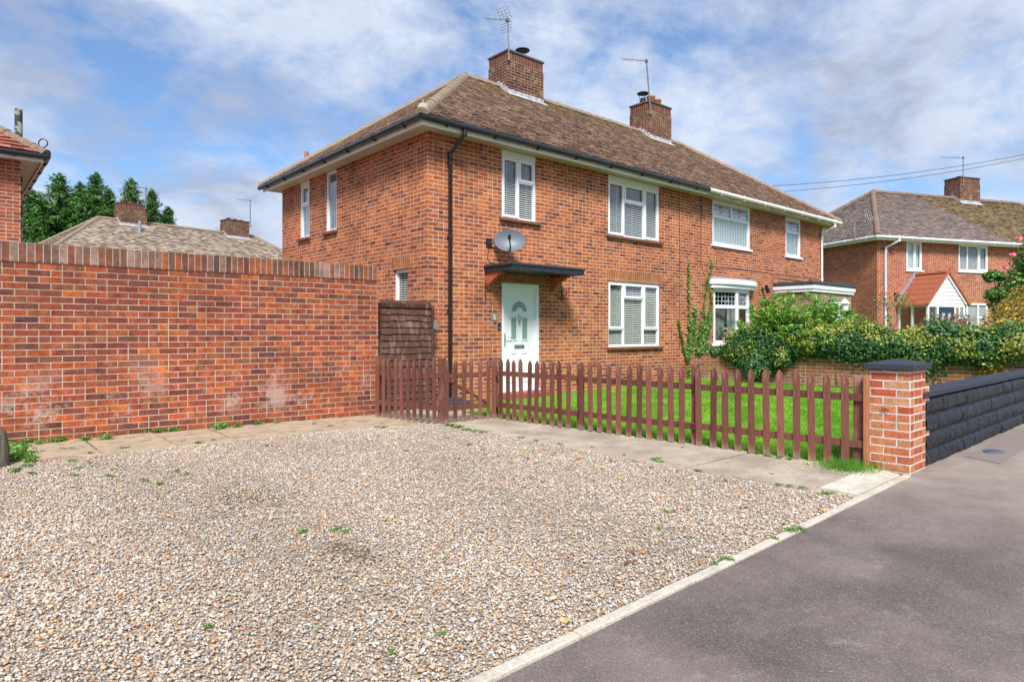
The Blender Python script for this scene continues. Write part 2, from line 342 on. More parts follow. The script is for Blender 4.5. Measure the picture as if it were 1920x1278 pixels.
M['soil'] = plain('bare_soil', (0.16, 0.12, 0.08), 0.95, 0.1, 0.4, 40, bump=1.0, c2=(0.10, 0.12, 0.03), sc2=4, amt2=0.6)
M['bark'] = plain('bark', (0.12, 0.085, 0.06), 0.9, 0.2, 0.4, 22, bump=0.8)
M['stem'] = plain('climber_stem', (0.14, 0.10, 0.06), 0.8, 0.2, 0.3, 30)
M['tile_dark_ridge'] = plain('ridge_tile_brown', (0.22, 0.15, 0.11), 0.9, 0.2, 0.25, 20, bump=0.6, c2=(0.30, 0.27, 0.20), sc2=6, amt2=0.5)
M['ridge'] = plain('weathered_ridge_tile', (0.27, 0.21, 0.155), 0.92, 0.15, 0.3, 24, bump=0.8, c2=(0.36, 0.26, 0.09), sc2=1.4, amt2=0.7, lo=0.56, hi=0.66)
M['mortar'] = plain('ridge_mortar', (0.40, 0.36, 0.28), 0.95, 0.1, 0.2, 25)
M['manhole'] = plain('cast_iron_cover', (0.09, 0.11, 0.14), 0.55, 0.5, 0.3, 40, bump=0.4)
M['black_paint'] = plain('blue_black_masonry_paint', (0.010, 0.012, 0.017), 0.46, 0.45, 0.45, 34, bump=1.0, c2=(0.045, 0.052, 0.065), sc2=7, amt2=0.5, lo=0.5, hi=0.75)
M['cap_paint'] = plain('blue_black_coping_paint', (0.036, 0.043, 0.060), 0.7, 0.35, 0.35, 130, bump=0.9)
M['pink'] = plain('pink_petals', (0.80, 0.22, 0.28), 0.6, 0.3, 0.15, 30)
M['redfl'] = plain('red_petals', (0.50, 0.02, 0.03), 0.6, 0.3, 0.2, 30)
M['leaf_plain'] = plain('pot_plant_leaf', (0.05, 0.17, 0.07), 0.6, 0.3, 0.3, 30)
M['stained_blue'] = plain('blue_glass_band', (0.03, 0.07, 0.28), 0.3, 0.5, 0.2, 20)
M['leaded'] = plain('leaded_white_glass', (0.55, 0.60, 0.70), 0.3, 0.5, 0.25, 14)
M['stained_red'] = plain('red_glass', (0.35, 0.03, 0.08), 0.3, 0.5, 0.2, 20)

def glass_mat():
    s = NT('window_glass'); s.t.nodes.remove(s.b)
    tr = s.n('ShaderNodeBsdfTransparent'); tr.inputs[0].default_value = (0.86, 0.90, 0.89, 1)
    gl = s.n('ShaderNodeBsdfGlossy'); gl.inputs['Roughness'].default_value = 0.015; gl.inputs[0].default_value = (1, 1, 1, 1)
    lw = s.n('ShaderNodeLayerWeight'); lw.inputs[0].default_value = 0.5; fac = s.math('ADD', 0.12, s.math('MULTIPLY', s.math('POWER', lw.outputs['Facing'], 4.0), 0.85), clamp=True)
    nb = s.n('ShaderNodeBump'); s.l(s.noise(s.coord('Object'), 1.3, 1, 0.4), nb.inputs['Height']); nb.inputs['Strength'].default_value = 0.06; nb.inputs['Distance'].default_value = 0.05
    s.l(nb.outputs[0], gl.inputs['Normal'])
    mxn = s.n('ShaderNodeMixShader'); s.l(fac, mxn.inputs[0]); s.l(tr.outputs[0], mxn.inputs[1]); s.l(gl.outputs[0], mxn.inputs[2])
    s.l(mxn.outputs[0], s.out.inputs[0]); return s.m
M['glass'] = glass_mat()
M['frosted'] = plain('frosted_green_glass', (0.22, 0.33, 0.31), 0.12, 0.6, 0.12, 60)

def attr_mat(name, rough=0.8, spec=0.2, nz=0.25, sc=40, bump=0.0, translucent=0.0, k=1.0):
    s = NT(name); at = s.n('ShaderNodeVertexColor', layer_name='Col'); ob = s.coord('Object')
    f = s.noise(ob, sc, 4, 0.65); cc = s.mix(1, at.outputs[0], s.ramp(f, [(0.3, g3((1 - nz) * k)), (0.7, g3((1 + nz) * k))]), 'MULTIPLY')
    if bump: s.bump(f, bump, 0.008)
    s.done(cc, rough, spec)
    if translucent:
        tl = s.n('ShaderNodeBsdfTranslucent'); s.l(cc, tl.inputs[0]); ms = s.n('ShaderNodeMixShader'); ms.inputs[0].default_value = translucent
        s.l(s.b.outputs[0], ms.inputs[1]); s.l(tl.outputs[0], ms.inputs[2]); s.l(ms.outputs[0], s.out.inputs[0])
    return s.m
M['tile'] = attr_mat('roof_tile', 0.92, 0.15, 0.35, 22, 0.7)
M['pebble'] = attr_mat('pebble', 0.75, 0.25, 0.15, 90)
M['leaf'] = attr_mat('leaf', 0.45, 0.4, 0.15, 6, 0, 0.25, k=1.12)
M['grass'] = attr_mat('grass_blade', 0.6, 0.25, 0.12, 3, 0, 0.3)

def wood_mat(name, c, dark, rnd=0.25, bottom=None, zb=0.15, bleach=None):
    s = NT(name); ob = s.coord('Object'); f = s.noise(s.vmul(ob, (30, 30, 2.2)), 3, 6, 0.7, 0.3)
    cc = s.mix(s.ramp(f, [(0.35, g3(0)), (0.7, g3(1))]), dark, c)
    oi = s.n('ShaderNodeObjectInfo'); cc = s.mix(1, cc, s.ramp(oi.outputs['Random'], [(0, g3(1 - rnd)), (1, g3(1 + rnd))]), 'MULTIPLY')
    if bleach: cc = s.mix(s.math('MULTIPLY', s.ramp(s.noise(s.vmul(ob, (4, 4, 1.2)), 2.2, 7, 0.75), [(0.50, g3(0)), (0.66, g3(1))]), 0.62), cc, bleach)
    if bottom:
        sp = s.n('ShaderNodeSeparateXYZ'); s.l(ob, sp.inputs[0]); z = s.n('ShaderNodeMapRange'); s.l(s.math('ADD', sp.outputs[2], s.math('MULTIPLY', f, 0.12)), z.inputs[0]); z.inputs[1].default_value = zb; z.inputs[2].default_value = 0.03
        cc = s.mix(s.math('MULTIPLY', z.outputs[0], 0.8), cc, bottom)
    s.bump(f, 0.6, 0.006)
    return s.done(cc, 0.7, 0.25)
M['picket'] = wood_mat('brown_stained_wood', (0.235, 0.090, 0.064), (0.115, 0.042, 0.030), 0.38, bottom=(0.36, 0.27, 0.20), bleach=(0.42, 0.26, 0.21))
M['rail'] = wood_mat('dark_stained_rail', (0.20, 0.076, 0.055), (0.11, 0.042, 0.030), 0.2)
M['newpost'] = wood_mat('orange_new_timber', (0.48, 0.21, 0.095), (0.36, 0.13, 0.05), 0.1)
M['lap'] = wood_mat('weathered_brown_boards', (0.12, 0.052, 0.035), (0.045, 0.022, 0.016), 0.3, bleach=(0.33, 0.24, 0.19))
M['oldpost'] = wood_mat('rotten_grey_post', (0.20, 0.17, 0.13), (0.05, 0.04, 0.03), 0.1)
M['soilpipe'] = plain('peeling_painted_pipe', (0.055, 0.055, 0.05), 0.8, 0.3, 0.4, 18, c2=(0.36, 0.36, 0.28), sc2=5, amt2=1.0, lo=0.5, hi=0.56)

def ground_mat(name, build): s = NT(name); return build(s)
def asphalt(s):
    ob = s.coord('Object'); f = s.noise(ob, 130, 3, 0.7); big_ = s.noise(ob, 0.55, 6, 0.62); md = s.noise(ob, 3.0, 6, 0.7)
    c = s.ramp(f, [(0.32, (0.090, 0.070, 0.063)), (0.5, (0.145, 0.115, 0.105)), (0.64, (0.225, 0.188, 0.172)), (0.74, (0.50, 0.47, 0.44))])
    c = s.mix(s.ramp(big_, [(0.42, g3(0)), (0.62, g3(0.75))]), c, s.mix(s.ramp(f, [(0.4, g3(0)), (0.7, g3(0.7))]), (0.215, 0.175, 0.156), (0.30, 0.258, 0.230)))
    sp = s.n('ShaderNodeSeparateXYZ'); s.l(ob, sp.inputs[0])
    r = s.n('ShaderNodeMapRange', interpolation_type='SMOOTHSTEP'); s.l(s.math('ADD', sp.outputs[0], s.math('MULTIPLY', md, 1.6)), r.inputs[0]); r.inputs[1].default_value = 5.2; r.inputs[2].default_value = 8.2
    c = s.mix(s.math('MULTIPLY', r.outputs[0], 0.62), c, s.mix(s.ramp(md, [(0.4, g3(0)), (0.65, g3(1))]), (0.35, 0.290, 0.232), (0.40, 0.345, 0.29)))
    c = s.mix(s.math('MULTIPLY', s.ramp(s.noise(ob, 2.1, 9, 0.8, 0.3), [(0.58, g3(0)), (0.68, g3(1))]), 0.45), c, s.mix(f, (0.20, 0.18, 0.17), (0.52, 0.49, 0.45)))
    v = s.n('ShaderNodeTexVoronoi'); s.l(ob, v.inputs['Vector']); v.inputs['Scale'].default_value = 85
    sc = s.n('ShaderNodeSeparateXYZ'); s.l(v.outputs['Color'], sc.inputs[0])
    st = s.math('MULTIPLY', s.math('LESS_THAN', v.outputs['Distance'], s.math('MULTIPLY', sc.outputs[1], 0.34)), s.math('GREATER_THAN', s.math('ADD', sc.outputs[0], s.math('MULTIPLY', md, 0.35)), 1.03))
    c = s.mix(s.math('MULTIPLY', st, 0.6), c, (0.44, 0.41, 0.37))
    c = s.mix(1, c, s.ramp(s.noise(ob, 1.1, 7, 0.68), [(0.3, g3(0.80)), (0.5, g3(1)), (0.72, g3(1.2))]), 'MULTIPLY')
    s.bump(s.math('ADD', f, s.math('MULTIPLY', st, 0.4)), 0.9, 0.006)
    return s.done(c, 0.85, 0.25)
M['asphalt'] = ground_mat('pavement_asphalt', asphalt)
def gravelbed(s):
    ob = s.coord('Object'); v = s.n('ShaderNodeTexVoronoi'); s.l(ob, v.inputs['Vector']); v.inputs['Scale'].default_value = 75
    sc = s.n('ShaderNodeSeparateXYZ'); s.l(v.outputs['Color'], sc.inputs[0])
    c = s.ramp(sc.outputs[0], [(0, (0.30, 0.24, 0.18)), (0.3, (0.50, 0.39, 0.28)), (0.6, (0.62, 0.53, 0.43)), (1, (0.72, 0.66, 0.58))])
    c = s.mix(1, c, s.ramp(v.outputs['Distance'], [(0.2, g3(1)), (0.7, g3(0.45))]), 'MULTIPLY')
    s.bump(s.math('SUBTRACT', 1.0, v.outputs['Distance']), 1.0, 0.01); return s.done(c, 0.9, 0.2)
M['gravelbed'] = ground_mat('gravel_bed', gravelbed)
def lawn_g(s):
    ob = s.coord('Object'); f = s.noise(ob, 2.2, 6, 0.65); g = s.noise(ob, 60, 3, 0.7)
    c = s.mix(f, (0.13, 0.32, 0.022), (0.20, 0.40, 0.04)); c = s.mix(1, c, s.ramp(g, [(0.3, g3(0.5)), (0.7, g3(1.3))]), 'MULTIPLY')
    s.bump(g, 1, 0.02); return s.done(c, 0.95, 0.1)
M['lawn'] = ground_mat('lawn_ground', lawn_g)
def flags_m(s):
    ob = s.coord('Object'); f = s.noise(ob, 5, 8, 0.7, 0.4); g = s.noise(ob, 90, 3, 0.6)
    c = s.ramp(f, [(0.3, (0.22, 0.16, 0.11)), (0.5, (0.42, 0.33, 0.23)), (0.62, (0.47, 0.36, 0.25)), (0.75, (0.55, 0.42, 0.29))])
    c = s.mix(1, c, s.ramp(g, [(0.3, g3(0.8)), (0.7, g3(1.15))]), 'MULTIPLY'); s.bump(f, 0.6, 0.012)
    return s.done(c, 0.9, 0.2)
M['flags'] = ground_mat('riven_paving', flags_m)

# ------------------------------------------------------------------ the ground
def flat(name, pts, z, mat, th=0.0):
    m = MB()
    if th: m.mesh([(x, y, z - th) for x, y in pts] + [(x, y, z) for x, y in pts], [tuple(range(len(pts)))[::-1], tuple(range(len(pts), 2 * len(pts)))] + [(i, (i + 1) % len(pts), len(pts) + (i + 1) % len(pts), len(pts) + i) for i in range(len(pts))])
    else: m.face([(x, y, z) for x, y in pts])
    o = m.build(name, mat); o['kind'] = 'structure'; return o
flat('ground', [(-400, -400), (500, -400), (500, 500), (-400, 500)], -0.06, M['earth'])
def ky(x): return 1.885 + (x - 1.52) * 0.040 if x > 1.52 else 1.885 + (x - 1.52) * 0.02
flat('pavement', [(-30, -3.2), (60, -3.2), (60, 4.0), (14.2, 2.42), (7.05, 2.19), (6.62, 2.10), (1.52, ky(1.52)), (-30, 1.25)], -0.004, M['asphalt'])
flat('road', [(-60, -12), (90, -12), (90, -3.2), (-60, -3.2)], -0.03, M['asphalt'])
# concrete edging, laid in lengths
xs = [-3.4, -2.49, -1.58, -0.67, 0.24, 1.15, 2.06, 2.97, 3.88, 4.79, 5.70, 6.60]
m = MB()
for i in range(len(xs) - 1):
    x0, x1 = xs[i] + 0.004, xs[i + 1] - 0.004; j = random.Random(i).uniform(-0.004, 0.004)
    pts = [(x0, ky(x0) + j), (x1, ky(x1) + j), (x1, ky(x1) + 0.058 + j), (x0, ky(x0) + 0.058 + j)]
    m.mesh([(a_, b_, -0.05) for a_, b_ in pts] + [(a_, b_, 0.012 + j * 0.6) for a_, b_ in pts], [(3, 2, 1, 0), (4, 5, 6, 7), (0, 1, 5, 4), (1, 2, 6, 5), (2, 3, 7, 6), (3, 0, 4, 7)])
tag(m.build('edging_kerb', M['kerb'], bevel=0.006), kind='structure')
flat('gravel_bed', [(-6, 1.9), (1.5, 1.93), (5.6, 2.1), (5.6, 2.4), (5.35, 7.6), (5.3, 8.3), (-6, 8.8)], -0.003, M['gravelbed'])
flat('white_concrete_slab', [(5.47, 2.115), (6.52, 2.155), (6.70, 2.47), (5.50, 2.425)], 0.014, M['white_concrete'], 0.05)
# path between the gravel and the picket fence: four slabs
ys = [2.44, 3.62, 5.05, 6.35, 7.62]; m = MB()
for i in range(4):
    y0, y1 = ys[i] + 0.02, ys[i + 1] - 0.02; xl = lambda y: 5.30 + (0.17 if y < 2.6 else 0.0); xr = lambda y: 6.30 + (7.58 - y) * 0.076
    pts = [(xl(y0), y0), (xr(y0), y0), (xr(y1), y1), (xl(y1), y1)]
    m.mesh([(a_, b_, -0.05) for a_, b_ in pts] + [(a_, b_, 0.010 + 0.003 * (i % 2)) for a_, b_ in pts], [(3, 2, 1, 0), (4, 5, 6, 7), (0, 1, 5, 4), (1, 2, 6, 5), (2, 3, 7, 6), (3, 0, 4, 7)])
tag(m.build('concrete_path', M['concrete'], bevel=0.005), kind='structure')
flat('house_path', [(5.15, 7.64), (6.34, 7.64), (6.34, 8.55), (9.7, 8.62), (9.7, 9.55), (6.38, 9.55), (6.38, 20), (1.5, 20), (1.5, 9.6), (5.1, 9.3)], 0.004, M['concrete'], 0.05)
# flagstones along the garden wall
m = MB(); rnd = random.Random(4); xe = [-1.2, -0.35, 0.48, 1.30, 2.05, 2.70, 3.30, 3.95, 4.55, 5.22]
for i in range(len(xe) - 1):
    x0, x1 = xe[i] + 0.016, xe[i + 1] - 0.016; yb0 = 9.40 - x0 * 0.045; z = rnd.uniform(0.006, 0.016)
    yf = 8.06 + rnd.uniform(-0.02, 0.03) - (0.25 if i > 7 else 0)
    for (ya, yb_, dz) in ((yf, yf + 0.62, 0), (yf + 0.645, yb0, 0.004)):
        pts = [(x0, ya), (x1, ya + rnd.uniform(-0.015, 0.015)), (x1, yb_), (x0, yb_)]
        if i in (6, 7) and dz == 0: pts[1] = (x1, ya - 0.12)
        zz = z + dz
        m.mesh([(a_, b_, -0.05) for a_, b_ in pts] + [(a_, b_, zz + rnd.uniform(-0.003, 0.003)) for a_, b_ in pts], [(3, 2, 1, 0), (4, 5, 6, 7), (0, 1, 5, 4), (1, 2, 6, 5), (2, 3, 7, 6), (3, 0, 4, 7)])
tag(m.build('flagstone_paving', M['flags'], bevel=0.006), kind='structure')
def lawn_z(x, y): return 0.0 + max(0, min(1, (x - 6.6) / 8)) * 0.12
m = MB(); NX, NY = 16, 8
def lp(i, j):
    u, v = i / NX, j / NY; x0 = 6.36 + (1 - v) * 0.34; x = x0 + (14.3 - x0) * u; y = 2.42 + (9.56 - 2.42) * v; return (x, y, lawn_z(x, y))
m.mesh([lp(i, j) for j in range(NY + 1) for i in range(NX + 1)], [(j * (NX + 1) + i, j * (NX + 1) + i + 1, (j + 1) * (NX + 1) + i + 1, (j + 1) * (NX + 1) + i) for j in range(NY) for i in range(NX)])
tag(m.build('lawn_ground', M['lawn']), kind='structure')
flat('neighbour_garden', [(14.4, 2.3), (60, 3.6), (60, 30), (14.4, 9.5)], 0.02, M['lawn'])

# ------------------------------------------------------------------ roofs, walls, windows
TP_OLD = [(0.32, 0.235, 0.18), (0.38, 0.29, 0.22), (0.43, 0.33, 0.25), (0.26, 0.185, 0.145), (0.35, 0.25, 0.195), (0.46, 0.36, 0.275), (0.29, 0.205, 0.165)]
TP_NEW = [(0.25, 0.20, 0.175), (0.28, 0.225, 0.195), (0.22, 0.175, 0.155), (0.31, 0.25, 0.22)]
TP_MOSS = [(0.27, 0.20, 0.11), (0.22, 0.16, 0.09), (0.33, 0.25, 0.14), (0.16, 0.11, 0.07)]
TP_PALE = [(0.26, 0.20, 0.15), (0.33, 0.27, 0.20), (0.20, 0.15, 0.12), (0.37, 0.30, 0.23)]
TP_RED = [(0.30, 0.09, 0.06), (0.24, 0.07, 0.05), (0.36, 0.13, 0.09), (0.20, 0.07, 0.05)]
def roof(parent, W, D, ze, zr, ov, pal, ridge_mat, seed=1, sides='FLBR', tw=0.165, g=0.1, jit=1.0, pal2=None, xsplit=None, deck=True, th=0.018):
    rnd = random.Random(seed); half = D / 2 + ov; p = math.atan2(zr - ze, half); cp, sp_ = math.cos(p), math.sin(p)
    m = MB()
    def slope(O, U, Nn, Ln, full, key):
        O = Vector(O); U = Vector(U); Nn = Vector(Nn); S = Nn * cp + Vector((0, 0, sp_)); Nz = (-Nn) * sp_ + Vector((0, 0, cp))
        rows = int(half / cp / g)
        for r in range(rows):
            s0 = r * g; off = (tw / 2 if r % 2 else 0) - tw
            k = 0; u = off
            while u < Ln:
                u += tw; uc = u + tw / 2; run = (s0 + g * 0.5) * cp
                if uc < run - 0.02 or uc > Ln - run + 0.02 or uc < 0 or uc > Ln: continue
                u0, u1 = max(u, 0) + 0.0015, min(u + tw, Ln) - 0.0015
                ra = (s0) * cp; rb = (s0 + g * 1.2) * cp
                u0 = max(u0, ra * 0.98); u1 = min(u1, Ln - ra * 0.98)
                if u1 - u0 < 0.02: continue
                j = rnd.uniform(-0.004, 0.006) * jit; sk = rnd.uniform(-0.006, 0.006) * jit; tl = rnd.uniform(-0.003, 0.003) * jit
                lo = th + 0.018 + j; hi = 0.004
                v = mnoise.noise(Vector((uc * 0.6, s0 * 0.6, seed))) * 0.5
                P_ = pal
                if pal2 and (O + U * uc).x + run * (0 if key in 'FB' else 0) + 0.35 * s0 > xsplit: P_ = pal2
                c = P_[rnd.randrange(len(P_))]; kk = 1.1 + v * 0.12 + rnd.uniform(-0.16, 0.16); c = tuple(max(0.01, q * kk) for q in c)
                if P_ is TP_OLD and (half / cp - s0) < 0.9 + 1.5 * v and rnd.random() < 0.3: c = (0.32 * kk, 0.25 * kk, 0.10 * kk)
                vs = []
                for (uu_, ss, hh) in ((u0, s0 + sk, lo + tl), (u1, s0 + sk, lo - tl), (u1, s0 + g * 1.25, hi), (u0, s0 + g * 1.25, hi)):
                    q = O + U * uu_ + S * ss; vs.append(q + Nz * (hh - th)); vs.append(q + Nz * hh)
                m.mesh(vs, [(1, 3, 5, 7), (0, 2, 3, 1), (2, 4, 5, 3), (0, 1, 7, 6)], c)
    x0, x1, y0, y1 = -ov, W + ov, -ov, D + ov
    if 'F' in sides: slope((x0, y0, ze), (1, 0, 0), (0, 1, 0), x1 - x0, False, 'F')
    if 'B' in sides: slope((x1, y1, ze), (-1, 0, 0), (0, -1, 0), x1 - x0, False, 'B')
    if 'L' in sides: slope((x0, y1, ze), (0, -1, 0), (1, 0, 0), y1 - y0, True, 'L')
    if 'R' in sides: slope((x1, y0, ze), (0, 1, 0), (-1, 0, 0), y1 - y0, True, 'R')
    A, B, Cc, Dd = (x0, y0, ze), (x1, y0, ze), (x1, y1, ze), (x0, y1, ze); E_, F_ = (x0 + half, D / 2, zr), (x1 - half, D / 2, zr)
    dz = lambda q: (q[0], q[1], q[2] - 0.012); dk = (0.04, 0.03, 0.025)
    for f in ((A, B, F_, E_), (Cc, Dd, E_, F_), (Dd, A, E_), (B, Cc, F_)): m.face([dz(q) for q in f], c=dk)
    o = m.build('roof', M['tile'], parent, fix=False)
    r = MB()                                                    # half-round hip and ridge tiles
    def run_tiles(a_, b_, rad):
        a_, b_ = Vector(a_), Vector(b_); n_ = int((b_ - a_).length / 0.31); d = (b_ - a_) / n_
        for i in range(n_):
            q = a_ + d * i; e = rnd.uniform(-0.006, 0.006)
            r.tube([q + Vector((0, 0, e - 0.02)), q + d * 1.03 + Vector((0, 0, e - 0.028))], [rad, rad * 0.95], 8, True, 0.0, math.pi)
    for a_, b_ in ((A, E_), (B, F_), (Cc, F_), (Dd, E_)): run_tiles(a_, b_, 0.115)
    run_tiles(E_, F_, 0.125)
    r.build('ridge_tiles', ridge_mat, parent)
    return o

def wall_part(parent, W, D, H, ops, mat, sides='FLBR', name='wall', rev=0.10):
    """one shell; ops = {'F': [(a0,a1,z0,z1)], 'L': ...}; each opening gets brick reveals"""
    m = MB(); ln = {'F': W, 'B': W, 'L': D, 'R': D}
    def T(side, a_, o_, z):
        return {'F': (a_, -o_, z), 'B': (a_, D + o_, z), 'L': (-o_, a_, z), 'R': (W + o_, a_, z)}[side]
    for s_ in sides:
        op = ops.get(s_, []); A_ = sorted({0, ln[s_]} | {q for o in op for q in o[:2]}); Z_ = sorted({-0.06, H} | {q for o in op for q in o[2:4]})
        for i in range(len(A_) - 1):
            for j in range(len(Z_) - 1):
                ac, zc = (A_[i] + A_[i + 1]) / 2, (Z_[j] + Z_[j + 1]) / 2
                if any(o[0] < ac < o[1] and o[2] < zc < o[3] for o in op): continue
                m.face([T(s_, A_[i], 0, Z_[j]), T(s_, A_[i + 1], 0, Z_[j]), T(s_, A_[i + 1], 0, Z_[j + 1]), T(s_, A_[i], 0, Z_[j + 1])])
        for a0, a1, z0, z1 in [o[:4] for o in op]:
            for q in (((a0, z0), (a0, z1)), ((a1, z0), (a1, z1)), ((a0, z0), (a1, z0)), ((a0, z1), (a1, z1))):
                (p1, q1), (p2, q2) = q
                m.face([T(s_, p1, 0, q1), T(s_, p2, 0, q2), T(s_, p2, -rev, q2), T(s_, p1, -rev, q1)])
    return m.build(name, mat, parent, fix=False)
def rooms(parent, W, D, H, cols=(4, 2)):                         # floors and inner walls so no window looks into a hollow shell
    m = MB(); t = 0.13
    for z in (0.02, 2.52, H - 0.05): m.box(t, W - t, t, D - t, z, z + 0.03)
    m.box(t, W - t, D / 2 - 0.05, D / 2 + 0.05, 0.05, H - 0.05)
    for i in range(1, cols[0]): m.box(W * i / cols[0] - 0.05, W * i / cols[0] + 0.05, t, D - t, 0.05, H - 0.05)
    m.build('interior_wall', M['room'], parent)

def mapper(side, W, D, a0=0, o0=0):
    return lambda a_, o_, z: {'F': (a_, -o_, z), 'B': (W - a_, D + o_, z), 'L': (-o_, a_, z), 'R': (W + o_, a_, z)}[side]
def window(parent, T, a0, a1, z0, z1, lights, sill=None, blind=None, frame='upvc', fw=0.05, setb=0.035, head=0.0, lead=(), name='window'):
    """lights: (fa0, fa1, fz0, fz1, opening?) as fractions of the opening, z measured upwards"""
    B = lambda m, x0, x1, o0, o1, y0, y1: m.box(x0, x1, o0, o1, y0, y1, T=T)
    W_, H_ = a1 - a0, z1 - z0 - head; zt = z1 - head; fr = MB(); mat = M[frame]
    B(fr, a0, a0 + fw, -setb - 0.06, -setb, z0, zt); B(fr, a1 - fw, a1, -setb - 0.06, -setb, z0, zt)
    B(fr, a0 + fw, a1 - fw, -setb - 0.06, -setb, z0, z0 + fw); B(fr, a0 + fw, a1 - fw, -setb - 0.06, -setb, zt - fw, zt)
    if head: B(fr, a0, a1, -setb - 0.05, -setb + 0.012, zt, z1)
    va = sorted({l[0] for l in lights if l[0] > 0.01}); inner = fw * 0.42
    for f in va: # mullions only where a light edge spans
        zs = [(l[2], l[3]) for l in lights if abs(l[0] - f) < 0.01]; za, zb = min(q[0] for q in zs), max(q[1] for q in zs)
        B(fr, a0 + W_ * f - inner, a0 + W_ * f + inner, -setb - 0.055, -setb - 0.002, z0 + H_ * za + (fw if za < 0.01 else 0), z0 + H_ * zb - (fw if zb > 0.99 else 0))
    for l in lights:
        if l[2] > 0.01: B(fr, a0 + W_ * l[0] + (fw if l[0] < 0.01 else inner), a0 + W_ * l[1] - (fw if l[1] > 0.99 else inner), -setb - 0.055, -setb - 0.003, z0 + H_ * l[2] - inner, z0 + H_ * l[2] + inner)
    wo = fr.build(name, mat, parent)
    gl = MB()
    for l in lights:
        x0, x1 = a0 + W_ * l[0] + (fw if l[0] < 0.01 else inner), a0 + W_ * l[1] - (fw if l[1] > 0.99 else inner)
        y0, y1 = z0 + H_ * l[2] + (fw if l[2] < 0.01 else inner), z0 + H_ * l[3] - (fw if l[3] > 0.99 else inner)
        if l[4]:
            sm = MB(); e = 0.048; xo0, xo1, yo0, yo1 = x0 - 0.012, x1 + 0.012, y0 - 0.012, y1 + 0.012
            B(sm, xo0, xo0 + e, -setb - 0.03, -setb + 0.014, yo0, yo1); B(sm, xo1 - e, xo1, -setb - 0.03, -setb + 0.014, yo0, yo1)
            B(sm, xo0 + e, xo1 - e, -setb - 0.03, -setb + 0.014, yo0, yo0 + e); B(sm, xo0 + e, xo1 - e, -setb - 0.03, -setb + 0.014, yo1 - e, yo1)
            sm.build('sash', mat, wo)
        gl.face([T(x0 - 0.004, -setb - 0.033, y0 - 0.004), T(x1 + 0.004, -setb - 0.033, y0 - 0.004), T(x1 + 0.004, -setb - 0.033, y1 + 0.004), T(x0 - 0.004, -setb - 0.033, y1 + 0.004)])
    gl.build('pane', M['glass'], wo)
    if sill:
        sm = MB(); k = {'tile': 0.07, 'white': 0.05}[sill]; B(sm, a0 - 0.07, a1 + 0.07, -0.03, k, z0 - 0.055, z0 - 0.004)
        sm.build('sill', M['sill' if sill == 'tile' else 'upvc'], wo)
    if blind:
        bm_ = MB(); kind, (b0, b1, bz) = blind[0], blind[1]
        x0, x1 = a0 + W_ * b0 + 0.03, a0 + W_ * b1 - 0.03; zb = z0 + H_ * bz + 0.02
        if kind == 'slat':
            z = zt - 0.06
            while z > zb:
                q = [T(x0, -setb - 0.060, z - 0.009), T(x1, -setb - 0.060, z - 0.009), T(x1, -setb - 0.080, z + 0.009), T(x0, -setb - 0.080, z + 0.009)]
                bm_.face(q); z -= 0.041
            for f in (0.2, 0.5, 0.8): B(bm_, x0 + (x1 - x0) * f, x0 + (x1 - x0) * f + 0.004, -setb - 0.058, -setb - 0.055, zb, zt - 0.04)
            bm_.build('blind', M['blind'], wo, fix=False)
        else:
            x = x0; i = 0
            while x < x1:
                dx = 0.085; o_ = -setb - 0.075
                bm_.face([T(x, o_, zb), T(x + dx + 0.004, o_ - 0.012, zb), T(x + dx + 0.004, o_ - 0.012, zt - 0.05), T(x, o_, zt - 0.05)]); x += dx; i += 1
            bm_.build('blind', M['fabric'], wo, fix=False)
    for (fa0, fa1, fz0, fz1) in lead:                            # stained top lights
        x0, x1 = a0 + W_ * fa0 + 0.05, a0 + W_ * fa1 - 0.05; y0, y1 = z0 + H_ * fz0 + 0.03, z0 + H_ * fz1 - 0.05
        lm = MB(); w_, h_ = x1 - x0, y1 - y0; o0, o1 = -setb - 0.052, -setb - 0.046
        B(lm, x0, x1, o0, o1, y0, y1)
        for i in range(1, 8): B(lm, x0 + w_ * i / 8 - 0.003, x0 + w_ * i / 8 + 0.003, o1, o1 + 0.003, y0, y1)
        lm2 = [];
        for i in range(6 * 0): pass
        lm.mi.update({i: 1 for i in range(6, len(lm.f))})
        n0 = len(lm.f); B(lm, x0, x1, o1, o1 + 0.002, y0 + h_ * 0.42, y0 + h_ * 0.60)
        lm.mi.update({i: 2 for i in range(n0, len(lm.f))}); n0 = len(lm.f)
        B(lm, x0 + w_ * 0.42, x0 + w_ * 0.58, o1, o1 + 0.004, y0 + h_ * 0.22, y0 + h_ * 0.80)
        lm.mi.update({i: 3 for i in range(n0, len(lm.f))})
        lm.build('stained_light', [M['leaded'], M['lead_grey'], M['stained_blue'], M['stained_red']], wo)
    return wo

